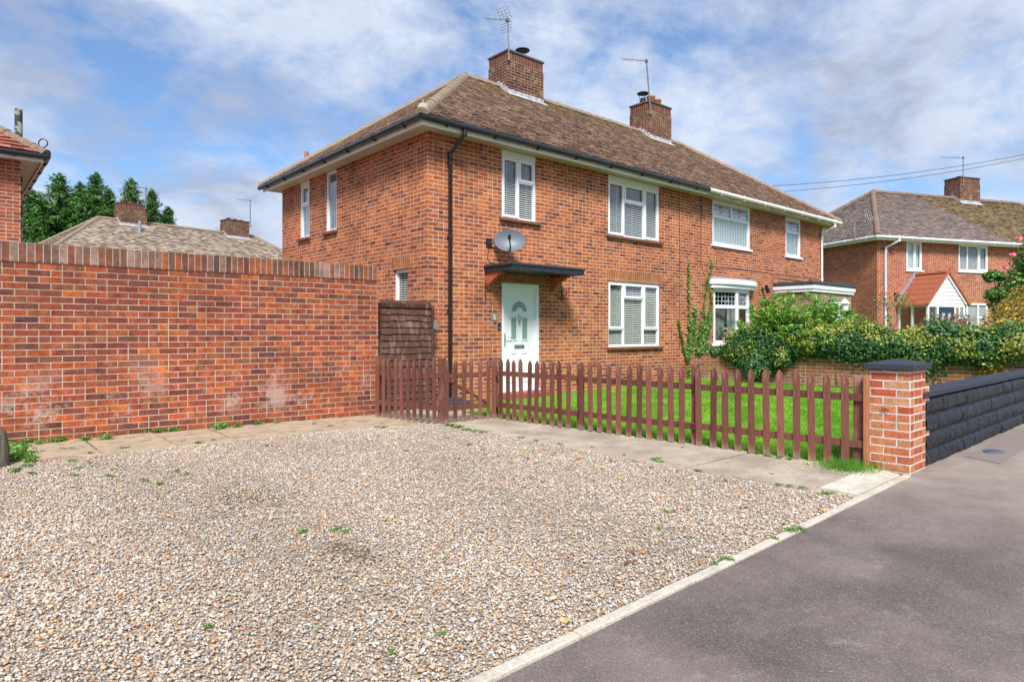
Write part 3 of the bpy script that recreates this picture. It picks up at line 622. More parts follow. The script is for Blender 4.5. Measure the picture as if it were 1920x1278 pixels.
def gutter(parent, pts, mat, closed=False, step=1.15, r=0.056):
    m = MB()
    for p, q in zip(pts[:-1], pts[1:]):
        p, q = Vector(p), Vector(q); L_ = (q - p).length; m.tube([p, q], r, 12)
        n_ = max(1, int(L_ / step)); d = (q - p).normalized(); sd = d.cross(Vector((0, 0, 1)))
        for i in range(n_ + 1):
            c = p + d * (L_ * (i + 0.5) / (n_ + 1)); m.tube([c - d * 0.03, c + d * 0.03], r + 0.009, 12)
            m.box(-0.012, 0.012, -0.035, 0.035, -r - 0.022, -r + 0.02, T=lambda x, y, z: tuple(c + d * x + sd * y * 1 + Vector((0, 0, z))))
    return m.build('gutter', mat, parent)
def downpipe(parent, pts, mat, r=0.036):
    m = MB(); m.tube(pts, r, 10); v = [Vector(p) for p in pts]
    a_, b_ = v[-2], v[-1]; L_ = (b_ - a_).length; n_ = int(L_ / 1.15)
    for i in range(n_ + 1):
        c = a_ + (b_ - a_) * (i + 0.12) / (n_ + 0.3); m.tube([c + Vector((0, 0, -0.025)), c + Vector((0, 0, 0.025))], r + 0.009, 10)
        m.box(c.x - 0.05, c.x + 0.05, c.y, c.y + 0.03, c.z - 0.012, c.z + 0.012)
    for q in v[:-1]: m.tube([q + Vector((0, 0, -0.05)), q + Vector((0, 0, 0.05))], r + 0.007, 10)
    return m.build('downpipe', mat, parent)
def chimney(parent, x0, x1, y0, y1, zb, zt, pots, flash=7.3):
    m = MB(); m.box(x0, x1, y0, y1, zb, zt - 0.30); m.box(x0 + 0.02, x1 - 0.02, y0 + 0.02, y1 - 0.02, zt - 0.30, zt - 0.05)
    ch = m.build('chimney', M['chimney_brick'], parent)
    s_ = MB(); s_.box(x0 + 0.012, x1 - 0.012, y0 + 0.012, y1 - 0.012, zt - 0.29, zt - 0.065); s_.build('soldier_course', M['chim_soldier'], ch)
    s_ = MB(); s_.box(x0 - 0.02, x1 + 0.02, y0 - 0.02, y1 + 0.02, zt - 0.052, zt); s_.build('capping', M['felt'], ch, bevel=0.01)
    f = MB(); yr = (y0 + y1) / 2; zr = flash
    for (ya, sg) in ((y0, -1), (y1, 1)):
        f.box(x0 - 0.01, x1 + 0.01, ya - 0.008, ya + 0.008, zr - abs(ya - yr) * 0.73 - 0.06, zr - abs(ya - yr) * 0.73 + 0.13)
        f.face([(x0 - 0.06, ya, zr - abs(ya - yr) * 0.73 + 0.05), (x1 + 0.06, ya, zr - abs(ya - yr) * 0.73 + 0.05), (x1 + 0.06, ya + sg * 0.15, zr - (abs(ya - yr) + 0.15) * 0.73 + 0.045), (x0 - 0.06, ya + sg * 0.15, zr - (abs(ya - yr) + 0.15) * 0.73 + 0.045)])
    for xa in (x0, x1):
        n_ = 4
        for i in range(n_):
            for sg in (-1, 1):
                ya = yr + sg * (y1 - y0) / 2 * i / n_; yb = yr + sg * (y1 - y0) / 2 * (i + 1) / n_
                f.box(xa - 0.008, xa + 0.008, min(ya, yb), max(ya, yb), zr - abs(yb - yr) * 0.73 - 0.05, zr - abs(ya - yr) * 0.73 + 0.12)
    f.build('flashing', M['lead'], ch)
    for kind, px, h_ in pots:
        p = MB()
        if kind == 'pot': p.lathe(px, yr, [(0.001, zt), (0.13, zt), (0.12, zt + h_ * 0.8), (0.14, zt + h_ * 0.85), (0.14, zt + h_), (0.09, zt + h_), (0.09, zt + 0.02)]); p.build('chimney_pot', M['terracotta'], ch)
        elif kind == 'cowl':
            p.lathe(px, yr, [(0.09, zt), (0.09, zt + h_ * 0.5)]); p.lathe(px, yr, [(0.001, zt + h_ + 0.04), (0.10, zt + h_ + 0.02), (0.19, zt + h_ - 0.02), (0.19, zt + h_ - 0.04), (0.001, zt + h_ - 0.01)])
            for q in range(3): p.tube([(px + 0.09 * math.cos(q * 2.1), yr + 0.09 * math.sin(q * 2.1), zt), (px + 0.12 * math.cos(q * 2.1), yr + 0.12 * math.sin(q * 2.1), zt + h_ - 0.02)], 0.007, 5)
            p.build('cowl', M['iron'], ch)
    return ch
M['chim_soldier'] = brick_mat('chimney_soldier_brick', [(0.08, 0.034, 0.027), (0.15, 0.052, 0.034), (0.19, 0.060, 0.034), (0.10, 0.042, 0.030)], (0.34, 0.27, 0.19), L=0.9, H=0.075, soldier=True, split=0, lichen=(0.62, (0.25, 0.21, 0.08)))

def eaves(parent, W, D, ov, z, segs):
    """segs: (x0, x1, key) along the front; the sides take the first / last key"""
    s_ = MB(); f = MB(); f2 = MB(); t = 0.02
    s_.box(-ov + t, W + ov - t, -ov + t, 0.05, z, z + 0.012); s_.box(-ov + t, 0.05, 0.052, D + ov - t, z, z + 0.012); s_.box(W - 0.05, W + ov - t, 0.052, D + ov - t, z, z + 0.012); s_.box(0.052, W - 0.052, D - 0.05, D + ov - t, z, z + 0.012)
    s_.build('soffit', M['soffit'], parent)
    for x0, x1, key in segs:
        q = f if key == 'fascia' else f2
        q.box(x0, x1, -ov, -ov + t - 0.001, z - 0.045, z + 0.10); q.box(x0, x1, -ov - 0.004, -ov - 0.0005, z + 0.0, z + 0.006)
    (f if segs[0][2] == 'fascia' else f2).box(-ov, -ov + t - 0.001, -ov + t, D + ov, z - 0.045, z + 0.10)
    (f if segs[-1][2] == 'fascia' else f2).box(W + ov - t + 0.001, W + ov, -ov + t, D + ov, z - 0.045, z + 0.10)
    f.build('fascia', M['fascia'], parent)
    if f2.f: tag(f2.build('fascia', M['fascia_old'], parent), 'weathered cream fascia')

W0, D0, OV = 15.54, 6.43, 0.35
# ================================================================== main semi-detached house
hx, hy = 6.40, 9.57
H = empty('semi_detached_house', (hx, hy, 0), 'large red brick semi-detached house with brown hipped tile roof behind the picket fence', 'house')
F3 = [(0, .31, 0, 1, 1), (.31, .70, .66, 1, 1), (.31, .70, 0, .66, 0), (.70, 1, 0, 1, 1)]
ops = {'F': [(1.69, 2.60, 3.48, 4.80), (4.78, 6.68, 3.45, 4.80), (8.97, 10.89, 3.62, 4.79), (13.0, 13.97, 3.62, 4.79), (4.79, 6.69, 0.96, 2.44), (1.69, 2.68, 0.14, 2.24), (9.02, 10.86, 1.0, 2.46)],
       'L': [(4.85, 5.36, 3.48, 4.79), (3.48, 3.99, 3.48, 4.79), (0.65, 1.15, 0.97, 2.45)]}
wall_part(H, W0, D0, 4.81, ops, M['brick'])
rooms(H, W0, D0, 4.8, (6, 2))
TF = mapper('F', W0, D0); TL = mapper('L', W0, D0)
window(H, TF, 1.69, 2.60, 3.48, 4.80, [(0, .5, 0, 1, 1), (.5, 1, .62, 1, 1), (.5, 1, 0, .62, 0)], 'tile', ('slat', (0, 1, 0)), head=0.10)
window(H, TF, 4.78, 6.68, 3.45, 4.80, F3, 'tile', ('slat', (0, 1, 0)), head=0.10)
window(H, TF, 4.79, 6.69, 0.96, 2.44, [(0, .30, .27, 1, 1), (0, .30, 0, .27, 0), (.30, .68, .75, 1, 1), (.30, .68, 0, .75, 0), (.68, 1, .27, 1, 1), (.68, 1, 0, .27, 0)], 'tile', ('slat', (0, 1, 0)))
window(H, TF, 8.97, 10.89, 3.62, 4.79, [(0, .5, .64, 1, 0), (.5, 1, .64, 1, 0), (0, 1, 0, .64, 0)], 'white', ('vert', (0, 1, 0)), fw=0.07, setb=0.01, lead=[(0, .5, .64, 1), (.5, 1, .64, 1)])
window(H, TF, 13.0, 13.97, 3.62, 4.79, [(0, 1, .64, 1, 0), (0, 1, 0, .64, 0)], 'white', ('vert', (0, 1, 0)), fw=0.07, setb=0.01, lead=[(0, 1, .64, 1)])
window(H, TL, 4.85, 5.36, 3.48, 4.79, [(0, 1, .62, 1, 1), (0, 1, 0, .62, 0)], 'tile', ('vert', (0, 1, 0)), head=0.06, setb=0.02)
window(H, TL, 3.48, 3.99, 3.48, 4.79, [(0, 1, 0, 1, 0)], 'tile', ('slat', (0, 1, 0)), setb=0.02)
window(H, TL, 0.65, 1.15, 0.97, 2.45, [(0, 1, 0, 1, 0)], 'tile', ('slat', (0, 1, 0)), setb=0.05)
# soldier courses over the openings
def soldiers(a0, a1, z0, z1, T, par=H, mat='brick_soldier'):
    m = MB(); m.face([T(a0, 0.003, z0), T(a1, 0.003, z0), T(a1, 0.003, z1), T(a0, 0.003, z1)]); m.build('brick_lintel', M[mat], par, fix=False)
soldiers(4.72, 6.76, 2.443, 2.665, TF); soldiers(1.50, 2.86, 2.243, 2.44, TF); soldiers(0.58, 1.22, 2.453, 2.675, TL)
# bow window of the right-hand half
BP = [(9.02, 0.0), (9.85, 0.21), (10.50, 0.17), (10.86, 0.0)]
bw = MB(); bg_ = MB(); bl = MB()
for i in range(3):
    (xa, oa), (xb, ob_) = BP[i], BP[i + 1]; d = Vector((xb - xa, -(ob_ - oa), 0)); L_ = d.length; d.normalize(); n_ = Vector((d.y, -d.x, 0))
    Tn = lambda a_, o_, z, xa=xa, oa=oa, d=d, n_=n_: tuple(Vector((xa, -oa, z)) + d * a_ + n_ * o_)
    for q in ((0, 0.06, 1.0, 2.46), (L_ - 0.06, L_, 1.0, 2.46)): bw.box(q[0], q[1], -0.05, 0.0 + 0.002 * i, q[2], q[3], T=Tn)
    for q in ((1.0, 1.07), (1.93, 2.02), (2.36, 2.46)): bw.box(0.06, L_ - 0.06, -0.05, 0.0, q[0], q[1], T=Tn)
    [bg_.face([Tn(0.055, -0.027, q0), Tn(L_ - 0.055, -0.027, q0), Tn(L_ - 0.055, -0.027, q1), Tn(0.055, -0.027, q1)]) for q0, q1 in ((1.06, 1.94), (2.01, 2.37))]
    for k in range(1, 6): bl.box(0.06 + (L_ - 0.12) * k / 6 - 0.005, 0.06 + (L_ - 0.12) * k / 6 + 0.005, -0.022, -0.016, 2.02, 2.36, T=Tn)
    for zz in (2.12, 2.24): bl.box(0.06, L_ - 0.06, -0.0155, -0.012, zz - 0.005, zz + 0.005, T=Tn)
    if L_ > 0.4:
        for k in range(12): a_ = 2 * math.pi * k / 12; b_ = 2 * math.pi * (k + 1) / 12; bl.tube([Tn(L_ / 2 + .11 * math.cos(a_), -0.014, 2.18 + .09 * math.sin(a_)), Tn(L_ / 2 + .11 * math.cos(b_), -0.014, 2.18 + .09 * math.sin(b_))], 0.005, 4, False)
bwo = bw.build('bow_window', M['upvc'], H); bg_.build('pane', M['glass'], bwo); bl.build('leaded_pattern', M['leaded'], bwo)
def prism(m, pts, z0, z1):
    n_ = len(pts); m.mesh([(x, y, z0) for x, y in pts] + [(x, y, z1) for x, y in pts], [tuple(range(n_))[::-1], tuple(range(n_, 2 * n_))] + [(i, (i + 1) % n_, n_ + (i + 1) % n_, n_ + i) for i in range(n_)])
q = MB(); prism(q, [(8.93, 0.02), (8.93, -0.03), (9.85, -0.27), (10.55, -0.22), (10.97, -0.03), (10.97, 0.02)], 0.93, 0.998); q.build('sill', M['upvc'], bwo)
arc = lambda e, x0, x1: [(x0, 0.02)] + [(x0 + (x1 - x0) * t / 10, -e * (1 - (2 * t / 10 - 1) ** 4) - 0.05) for t in range(11)] + [(x1, 0.02)]
q = MB(); prism(q, arc(0.25, 8.86, 11.04), 2.462, 2.56); prism(q, arc(0.31, 8.80, 11.10), 2.561, 2.69); q.build('bow_fascia', M['upvc'], bwo)
q = MB(); pts = arc(0.31, 8.80, 11.10); n_ = len(pts)
q.mesh([(x, y, 2.692) for x, y in pts] + [(8.9 + (x - 8.8) * 0.91, 0.02, 2.78) for x, y in pts], [(i, i + 1, n_ + i + 1, n_ + i) for i in range(n_ - 1)]); q.build('lead_roof', M['lead_grey'], bwo)
q = MB()
for k in range(10):
    x = 9.12 + k * 0.07; q.face([(x, 0.12, 1.05), (x + 0.012, 0.16, 1.05), (x + 0.012, 0.16, 1.95), (x, 0.12, 1.95)])
q.build('vertical_blind', M['blind'], bwo, fix=False)
q = MB(); x = 9.92
for k in range(14): q.face([(x, 0.14 + 0.03 * (k % 2), 1.05), (x + 0.045, 0.17 - 0.03 * (k % 2), 1.05), (x + 0.045, 0.17 - 0.03 * (k % 2), 2.0), (x, 0.14 + 0.03 * (k % 2), 2.0)]); x += 0.045
q.build('curtain', M['curtain'], bwo, fix=False)
# front door
d = MB(); B = lambda m, x0, x1, o0, o1, y0, y1: m.box(x0, x1, o0, o1, y0, y1, T=TF)
B(d, 1.69, 1.765, -0.10, -0.012, 0.18, 2.24); B(d, 2.605, 2.68, -0.10, -0.012, 0.18, 2.24); B(d, 1.765, 2.605, -0.10, -0.012, 2.165, 2.24); B(d, 1.69, 2.68, -0.10, 0.03, 0.14, 0.18)
B(d, 1.765, 1.79, -0.10, -0.045, 0.18, 2.165); B(d, 2.58, 2.605, -0.10, -0.045, 0.18, 2.165); B(d, 1.79, 2.58, -0.10, -0.045, 2.14, 2.165)
do = d.build('door_frame', M['upvc'], H, bevel=0.004)
d = MB(); B(d, 1.79, 2.58, -0.10, -0.062, 0.18, 2.14)
def ring(m, x0, x1, y0, y1, wd=0.022, o1=-0.048):
    B(m, x0, x0 + wd, -0.062, o1, y0, y1); B(m, x1 - wd, x1, -0.062, o1, y0, y1); B(m, x0 + wd, x1 - wd, -0.062, o1, y0, y0 + wd); B(m, x0 + wd, x1 - wd, -0.062, o1, y1 - wd, y1)
cx_ = 2.185
for sx in (-1, 1):
    xa, xb = sorted((cx_ + sx * 0.055, cx_ + sx * 0.235))
    ring(d, xa, xb, 1.13, 1.60); ring(d, xa, xb, 0.32, 0.90); B(d, xa + 0.05, xb - 0.05, -0.062, -0.05, 0.38, 0.84)
NA = 16
for k in range(NA):
    a0_, a1_ = math.pi * k / NA, math.pi * (k + 1) / NA
    for r0, r1, yy in ((0.20, 0.235, 1.70),):
        P = [(cx_ + r * math.cos(t), yy + r * math.sin(t)) for r, t in ((r0, a0_), (r1, a0_), (r1, a1_), (r0, a1_))]
        d.mesh([TF(x, -0.062, z) for x, z in P] + [TF(x, -0.048, z) for x, z in P], [(4, 5, 6, 7), (1, 2, 6, 5), (0, 4, 7, 3)])
    P = [(cx_ + r * math.cos(t), 1.70 + r * math.sin(t)) for r, t in ((0.05, a0_), (0.08, a0_), (0.08, a1_), (0.05, a1_))]
    d.mesh([TF(x, -0.062, z) for x, z in P] + [TF(x, -0.046, z) for x, z in P], [(4, 5, 6, 7), (1, 2, 6, 5), (0, 4, 7, 3)])
B(d, cx_ - 0.235, cx_ - 0.05, -0.062, -0.048, 1.675, 1.70); B(d, cx_ + 0.05, cx_ + 0.235, -0.062, -0.048, 1.675, 1.70)
dl = d.build('door', M['door'], H, bevel=0.002)
g_ = MB()
for sx in (-1, 1):
    xa, xb = sorted((cx_ + sx * 0.077, cx_ + sx * 0.213)); B(g_, xa, xb, -0.062, -0.057, 1.152, 1.578)
for k in range(NA):
    a0_, a1_ = math.pi * k / NA, math.pi * (k + 1) / NA
    g_.face([TF(cx_ + r * math.cos(t), -0.056, 1.70 + r * math.sin(t)) for r, t in ((0.08, a0_), (0.20, a0_), (0.20, a1_), (0.08, a1_))])
g_.build('door_glass', M['frosted'], dl)
q = MB(); B(q, cx_ - 0.13, cx_ + 0.13, -0.062, -0.044, 0.985, 1.05); B(q, cx_ - 0.10, cx_ + 0.10, -0.044, -0.040, 1.0, 1.035); q.build('letterbox', M['silver'], dl, bevel=0.003)
q = MB(); q.tube([TF(cx_, -0.045, 1.66), TF(cx_, -0.03, 1.60)], 0.02, 8); q.tube([TF(cx_ + 0.035 * math.sin(t * .785), -0.035, 1.56 + 0.045 * math.cos(t * .785)) for t in range(9)], 0.008, 6); B(q, cx_ - 0.015, cx_ + 0.015, -0.05, -0.035, 1.44, 1.52); q.build('knocker', M['silver'], dl)
q = MB(); B(q, 1.803, 1.828, -0.062, -0.05, 1.02, 1.27); q.tube([TF(1.815, -0.05, 1.19), TF(1.815, -0.005, 1.19), TF(1.93, -0.005, 1.19)], 0.009, 8); q.build('door_handle', M['silver'], dl)
q = MB(); q.box(1.60, 2.78, -0.28, 0.0 - 0.001, 0.0, 0.135); q.build('doorstep', M['sill_red'], H, bevel=0.01)
q = MB(); B(q, 1.585, 1.645, 0, 0.025, 1.34, 1.475); db = q.build('doorbell', M['iron'], H, bevel=0.006)
q = MB(); q.tube([TF(1.615, 0.025, 1.375), TF(1.615, 0.032, 1.375)], 0.02, 14); q.build('button', M['silver'], db)
# canopy with ribbed corbels and iron basket brackets
q = MB(); z0 = 2.41
q.box(1.28, 3.14, -0.75, -0.002, z0 + 0.012, z0 + 0.07); q.box(1.26, 3.16, -0.775, -0.752, z0, z0 + 0.115); q.box(1.26, 1.279, -0.751, -0.002, z0, z0 + 0.115); q.box(3.141, 3.16, -0.751, -0.002, z0, z0 + 0.115)
q.box(1.24, 3.18, -0.79, -0.776, z0 + 0.085, z0 + 0.12); q.box(1.235, 1.259, -0.79, -0.002, z0 + 0.085, z0 + 0.12)
cn = q.build('canopy', M['canopy'], H, bevel=0.003)
q = MB(); q.box(1.25, 3.17, -0.78, -0.002, z0 + 0.122, z0 + 0.135); q.box(1.28, 3.14, -0.06, -0.003, z0 + 0.135, z0 + 0.16); q.build('canopy_felt', M['felt'], cn, bevel=0.004)
for xc in (1.30, 2.98):
    q = MB(); N_ = 9
    for k in range(N_):
        z = z0 - 0.30 + k * 0.0335; pr = 0.06 + 0.40 * (k / (N_ - 1)) ** 1.7; q.box(xc, xc + 0.105, -pr, -0.001, z, z + 0.026)
        q.box(xc + 0.004, xc + 0.10, -pr + 0.012, -0.001, z + 0.026, z + 0.0335)
    q.build('corbel', M['fluted'], cn)
for xc in (1.27, 3.30):
    q = MB(); q.tube([(xc, -0.02, 1.90), (xc, -0.02, 2.26)], 0.008, 6); q.tube([(xc, -0.02, 2.19), (xc, -0.30, 2.19)], 0.007, 6)
    for (cy, cz, rr, s0, s1) in ((-0.09, 2.10, 0.07, 0, 8), (-0.19, 2.12, 0.05, 2, 10), (-0.05, 2.0, 0.035, 0, 8)):
        q.tube([(xc, cy + rr * math.cos(t * .7854), cz + rr * math.sin(t * .7854)) for t in range(s0, s1 + 1)], 0.006, 5)
    q.build('basket_bracket', M['iron'], H)
# eaves, gutters, pipes
eaves(H, W0, D0, OV, 4.80, [(-OV, 8.16, 'fascia'), (8.161, W0 + OV, 'fascia_old')])
roof(H, W0, D0, 4.925, 7.50, OV + 0.04, TP_OLD, M['ridge'], 3, tw=0.15, g=0.09)
gz = 4.868; go = OV + 0.062
tag(gutter(H, [(8.16, -go, gz), (-go, -go, gz), (-go, D0 + go, gz)], M['gutter_black']), 'black gutter of the left-hand half')
tag(gutter(H, [(8.165, -go, gz), (W0 + go, -go, gz), (W0 + go, D0 + go, gz)], M['gutter_white']), 'dirty white gutter of the right-hand half')
tag(downpipe(H, [(0.50, -go, 4.88), (0.50, -go, 4.76), (0.44, -0.055, 4.45), (0.44, -0.055, 0.15)], M['gutter_black']), 'black downpipe near the corner')
tag(downpipe(H, [(15.50, -go, 4.88), (15.50, -go, 4.74), (15.37, -0.055, 4.55), (15.37, -0.055, 2.75)], M['gutter_white']), 'white downpipe at the far corner')
q = MB(); q.box(0.22, 0.66, -0.38, -0.01, 0.0, 0.10); q.box(0.28, 0.60, -0.32, -0.05, 0.10, 0.13); q.build('drain_cover', M['felt_dark'], H, bevel=0.02)
q = MB(); q.lathe(-0.28, -0.28, [(0.10, 5.0), (0.10, 5.06), (0.07, 5.12), (0.001, 5.15)]); q.tube([(-0.28, -0.28, 5.14), (-0.28, -0.28, 5.20)], 0.012, 6); q.build('hip_end', M['mortar'], H)
chimney(H, 4.28, 5.51, D0 / 2 - 0.385, D0 / 2 + 0.385, 6.6, 8.36, [('cowl', 5.12, 0.34)], 7.52)
chimney(H, 10.02, 11.15, D0 / 2 - 0.385, D0 / 2 + 0.385, 6.6, 8.42, [('cowl', 10.20, 0.36), ('pot', 10.60, 0.34), ('pot', 10.92, 0.30)], 7.52)
q = MB(); q.tube([(0.9, 7.05, 4.7), (0.9, 7.05, 6.05)], 0.06, 8); 
q.build('soil_vent', M['terracotta'], H)
# flat-roofed stone porch on the right-hand half: local x 12.3..15.05, projecting 1.11
px0, px1, pd = 12.30, 15.02, 1.11
q = MB(); zt = 2.45
def pface(a_, b_, op=None):
    (xa, ya), (xb, yb) = a_, b_
    if not op: q.face([(xa, ya, -0.05), (xb, yb, -0.05), (xb, yb, zt), (xa, ya, zt)])
    else:
        f0, f1, za, zb = op; L1 = lambda f: (xa + (xb - xa) * f, ya + (yb - ya) * f)
        for g0, g1, u0, u1 in ((0, f0, -0.05, zt), (f1, 1, -0.05, zt), (f0, f1, -0.05, za), (f0, f1, zb, zt)): q.face([L1(g0) + (u0,), L1(g1) + (u0,), L1(g1) + (u1,), L1(g0) + (u1,)])
pface((px0, -0.001), (px0, -pd)); pface((px0, -pd), (px1, -pd), (0.42, 0.92, 1.0, 2.2)); pface((px1, -pd), (px1, -0.001))
po = q.build('porch', M['stone'], H, fix=False)
q = MB(); q.box(px0 - 0.06, px1 + 0.06, -pd - 0.06, -0.003, 2.452, 2.535); q.box(px0 - 0.09, px1 + 0.09, -pd - 0.09, -0.003, 2.536, 2.64); q.build('porch_fascia', M['upvc'], po)
q = MB(); q.box(px0 - 0.11, px1 + 0.11, -pd - 0.11, -0.003, 2.642, 2.75); q.build('porch_roof', M['felt_dark'], po, bevel=0.02)
Tp = lambda a_, o_, z: (a_, -pd - o_, z)
window(po, Tp, px0 + 2.72 * .42, px0 + 2.72 * .92, 1.0, 2.2, [(0, .5, 0, 1, 0), (.5, 1, 0, 1, 1)], None, ('vert', (0.5, 1, 0)), setb=0.0)
q = MB(); q.box(15.14, 15.40, -0.85, -0.10, 2.20, 2.45); q.box(15.14, 15.45, -0.88, -0.10, 2.451, 2.52, mi=1); q.box(15.46, 15.52, -0.88, -0.82, 0.0, 2.15); q.box(15.14, 15.46, -0.86, -0.83, 1.62, 1.66)
q.build('lean_to', [M['upvc'], M['lead_grey']], H)
# cables clipped to the facade
q = MB()
q.tube([TF(7.45, 0.008, 4.79), TF(7.5, 0.008, 2.6), TF(7.46, 0.008, 0.9)], 0.005, 5)
q.tube([TF(8.42, 0.008, 4.79), TF(8.42, 0.008, 3.0), TF(8.6, 0.008, 2.75)], 0.005, 5)
q.tube([TF(8.9, 0.008, 3.02), TF(12.1, 0.008, 3.02), TF(15.3, 0.008, 3.02)], 0.006, 5); q.tube([TF(12.22, 0.008, 1.2), TF(12.22, 0.008, 2.85), TF(12.3, 0.008, 2.9), TF(15.2, 0.008, 2.9)], 0.006, 5)
q.build('wall_cable', M['iron'], H)

# ================================================================== things on the house
sdh = empty('satellite_dish', (hx + 1.66, hy - 0.27, 3.0), 'grey oval satellite dish on the brick wall above the black door canopy', 'satellite dish')
q = MB(); face_d = Vector((-0.60, -0.76, 0.25)).normalized(); uu = face_d.cross(Vector((0, 0, 1))).normalized(); vv = uu.cross(face_d).normalized()
RN, RA = 6, 28; vs = []
for i in range(RN + 1):
    for k in range(RA):
        t = 2 * math.pi * k / RA; r = i / RN; vs.append(uu * (0.29 * r * math.cos(t)) + vv * (0.215 * r * math.sin(t)) + face_d * (0.055 * r * r - 0.03))
q.mesh(vs, [(i * RA + k, i * RA + (k + 1) % RA, (i + 1) * RA + (k + 1) % RA, (i + 1) * RA + k) for i in range(RN) for k in range(RA)], smooth=True)
q.tube([uu * (0.29 * math.cos(2 * math.pi * k / RA)) + vv * (0.215 * math.sin(2 * math.pi * k / RA)) + face_d * 0.025 for k in range(RA + 1)], 0.006, 5)
q.build('dish', M['dish'], sdh, fix=False)
q = MB(); q.tube([vv * -0.21 + face_d * 0.02, vv * -0.17 + face_d * 0.17, vv * -0.04 + face_d * 0.26 + uu * 0.02], 0.014, 7); q.tube([vv * -0.05 + face_d * 0.23 + uu * 0.02, vv * 0.0 + face_d * 0.29 + uu * 0.02], 0.028, 8); q.build('feed_arm', M['iron'], sdh)
q = MB(); q.tube([face_d * -0.09, (-0.22, 0.17, -0.03), (-0.30, 0.26, -0.03)], 0.018, 8); q.box(-0.36, -0.24, 0.24, 0.268, -0.11, 0.05); q.build('wall_mount', M['iron'], sdh)
q = MB(); q.tube([(-0.30, 0.255, -0.1), (-0.33, 0.26, -0.34), (-0.27, 0.26, -0.40), (0.1, 0.26, -0.41), (0.9, 0.26, -0.42)], 0.005, 5); q.build('cable', M['iron'], sdh)

npl = empty('number_plate', (hx + 1.50, hy, 1.51), 'small square grey house number plate reading 5 left of the white door', 'number plate')
q = MB(); q.box(-0.075, 0.075, -0.012, -0.001, 0, 0.14); q.build('plate', M['plate'], npl, bevel=0.002)
fc = bpy.data.curves.new('numeral', 'FONT'); fc.body = '5'; fc.size = 0.12; fc.extrude = 0.002; fc.align_x = 'CENTER'
fo = bpy.data.objects.new('numeral_curve', fc); link(fo); fo.location = (0, -0.0145, 0.028); fo.rotation_euler = (R(90), 0, 0); fc.materials.append(M['white'])
bpy.context.view_layer.update(); dg = bpy.context.evaluated_depsgraph_get(); nme = bpy.data.meshes.new_from_object(fo.evaluated_get(dg)); nob = bpy.data.objects.new('numeral', nme); link(nob, npl); nob.location = fo.location; nob.rotation_euler = fo.rotation_euler; bpy.data.objects.remove(fo)

def lamp(loc, label):
    e = empty('wall_lamp', loc, label, 'wall lamp'); q = MB()
    q.box(-0.04, 0.04, -0.02, 0.0, -0.07, 0.07); q.tube([(0, -0.02, 0), (0, -0.12, 0.03)], 0.014, 6); q.build('bracket', M['iron'], e)
    q = MB(); q.tube([(0.06, -0.16, -0.08), (-0.05, -0.14, 0.12)], [0.06, 0.045], 10); q.build('lamp_head', M['iron'], e)
lamp((hx + 11.58, hy - 0.001, 2.52), 'black spotlight on the brick wall between the bow window and the stone porch')

def yagi(name, base, top, tip, label, elems=9, el=0.13, refl=0, mat='metal', mr=0.013, elv=True, back=0.10):
    """mast from base to top, boom to tip (world coordinates)"""
    e = empty(name, base, label, 'tv aerial'); b = Vector(base); tp = Vector(top) - b; ti = Vector(tip) - b
    q = MB(); q.tube([(0, 0, 0), tp], mr, 7); q.tube([tp * 0.02 + Vector((0.0, 0, 0)), tp * 0.05], mr * 2.4, 7); q.build('mast', M[mat], e)
    q = MB(); s0 = tp - Vector((0, 0, 0.05)); dd = (ti - s0); s1 = s0 - dd.normalized() * back; q.tube([s1, ti], 0.010, 6)
    side = Vector((0, 0, 1)) if elv else dd.cross(Vector((0, 0, 1))).normalized()
    for k in range(elems):
        c = s0 + dd * (0.18 + 0.82 * k / (elems - 1)); l_ = el * (1 - 0.25 * k / elems); q.tube([c - side * l_, c + side * l_], 0.005, 4)
    q.box(-0.04, 0.04, -0.04, 0.04, -0.04, 0.04, T=lambda x, y, z: tuple(s0 + Vector((x, y, z))))
    q.build('boom', M[mat], e)
    if refl:
        q = MB(); dn = dd.normalized(); sd = dn.cross(Vector((0, 0, 1))).normalized(); up = sd.cross(dn)
        for sg in (-1, 1):
            dirv = (up * sg * 0.85 + dn * -0.1 + dn * 0.45).normalized() * refl; o_ = s0 + dn * (0.05 if back < 0.5 else -back * 0.7)
            for t in (-0.16, -0.05, 0.05, 0.16): q.tube([o_ + sd * t, o_ + sd * t + dirv], 0.005, 4)
            for t in (0.25, 0.5, 0.75, 1.0): q.tube([o_ + sd * -0.17 + dirv * t, o_ + sd * 0.17 + dirv * t], 0.005, 4)
        q.build('reflector', M[mat], e)
    return e
yagi('tv_aerial', (10.70, 12.38, 8.05), (10.66, 12.38, 9.10), (9.80, 12.20, 8.76), 'large tv aerial with mesh reflector on the left chimney of the main house', 8, 0.11, 0.30, mr=0.017)
yagi('tv_aerial', (16.45, 12.38, 7.95), (16.24, 12.38, 9.60), (14.95, 12.25, 9.22), 'slim tv aerial on a tall mast at the right chimney of the main house', 11, 0.08, 0, mr=0.022)

# ================================================================== helpers for the neighbouring houses
def neighbour(name, loc, ang, label, brick, pal, ridge_mat, seed, ops, wins, gut, sides='FLBR', pal2=None, xsplit=None, tw=0.165, g=0.1, chim=()):
    P = empty(name, loc, label, 'house', R(ang))
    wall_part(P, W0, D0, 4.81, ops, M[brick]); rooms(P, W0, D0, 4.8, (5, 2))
    eaves(P, W0, D0, OV, 4.80, [(-OV, W0 + OV, 'fascia')])
    roof(P, W0, D0, 4.925, 7.50, OV + 0.04, pal, ridge_mat, seed, sides, tw, g, pal2=pal2, xsplit=xsplit)
    for w_ in wins: window(P, *w_[0], **w_[1])
    gutter(P, [(W0 + go, D0 + go, gz), (W0 + go, -go, gz), (-go, -go, gz), (-go, D0 + go, gz)], M[gut])
    for c in chim: chimney(P, *c)
    return P
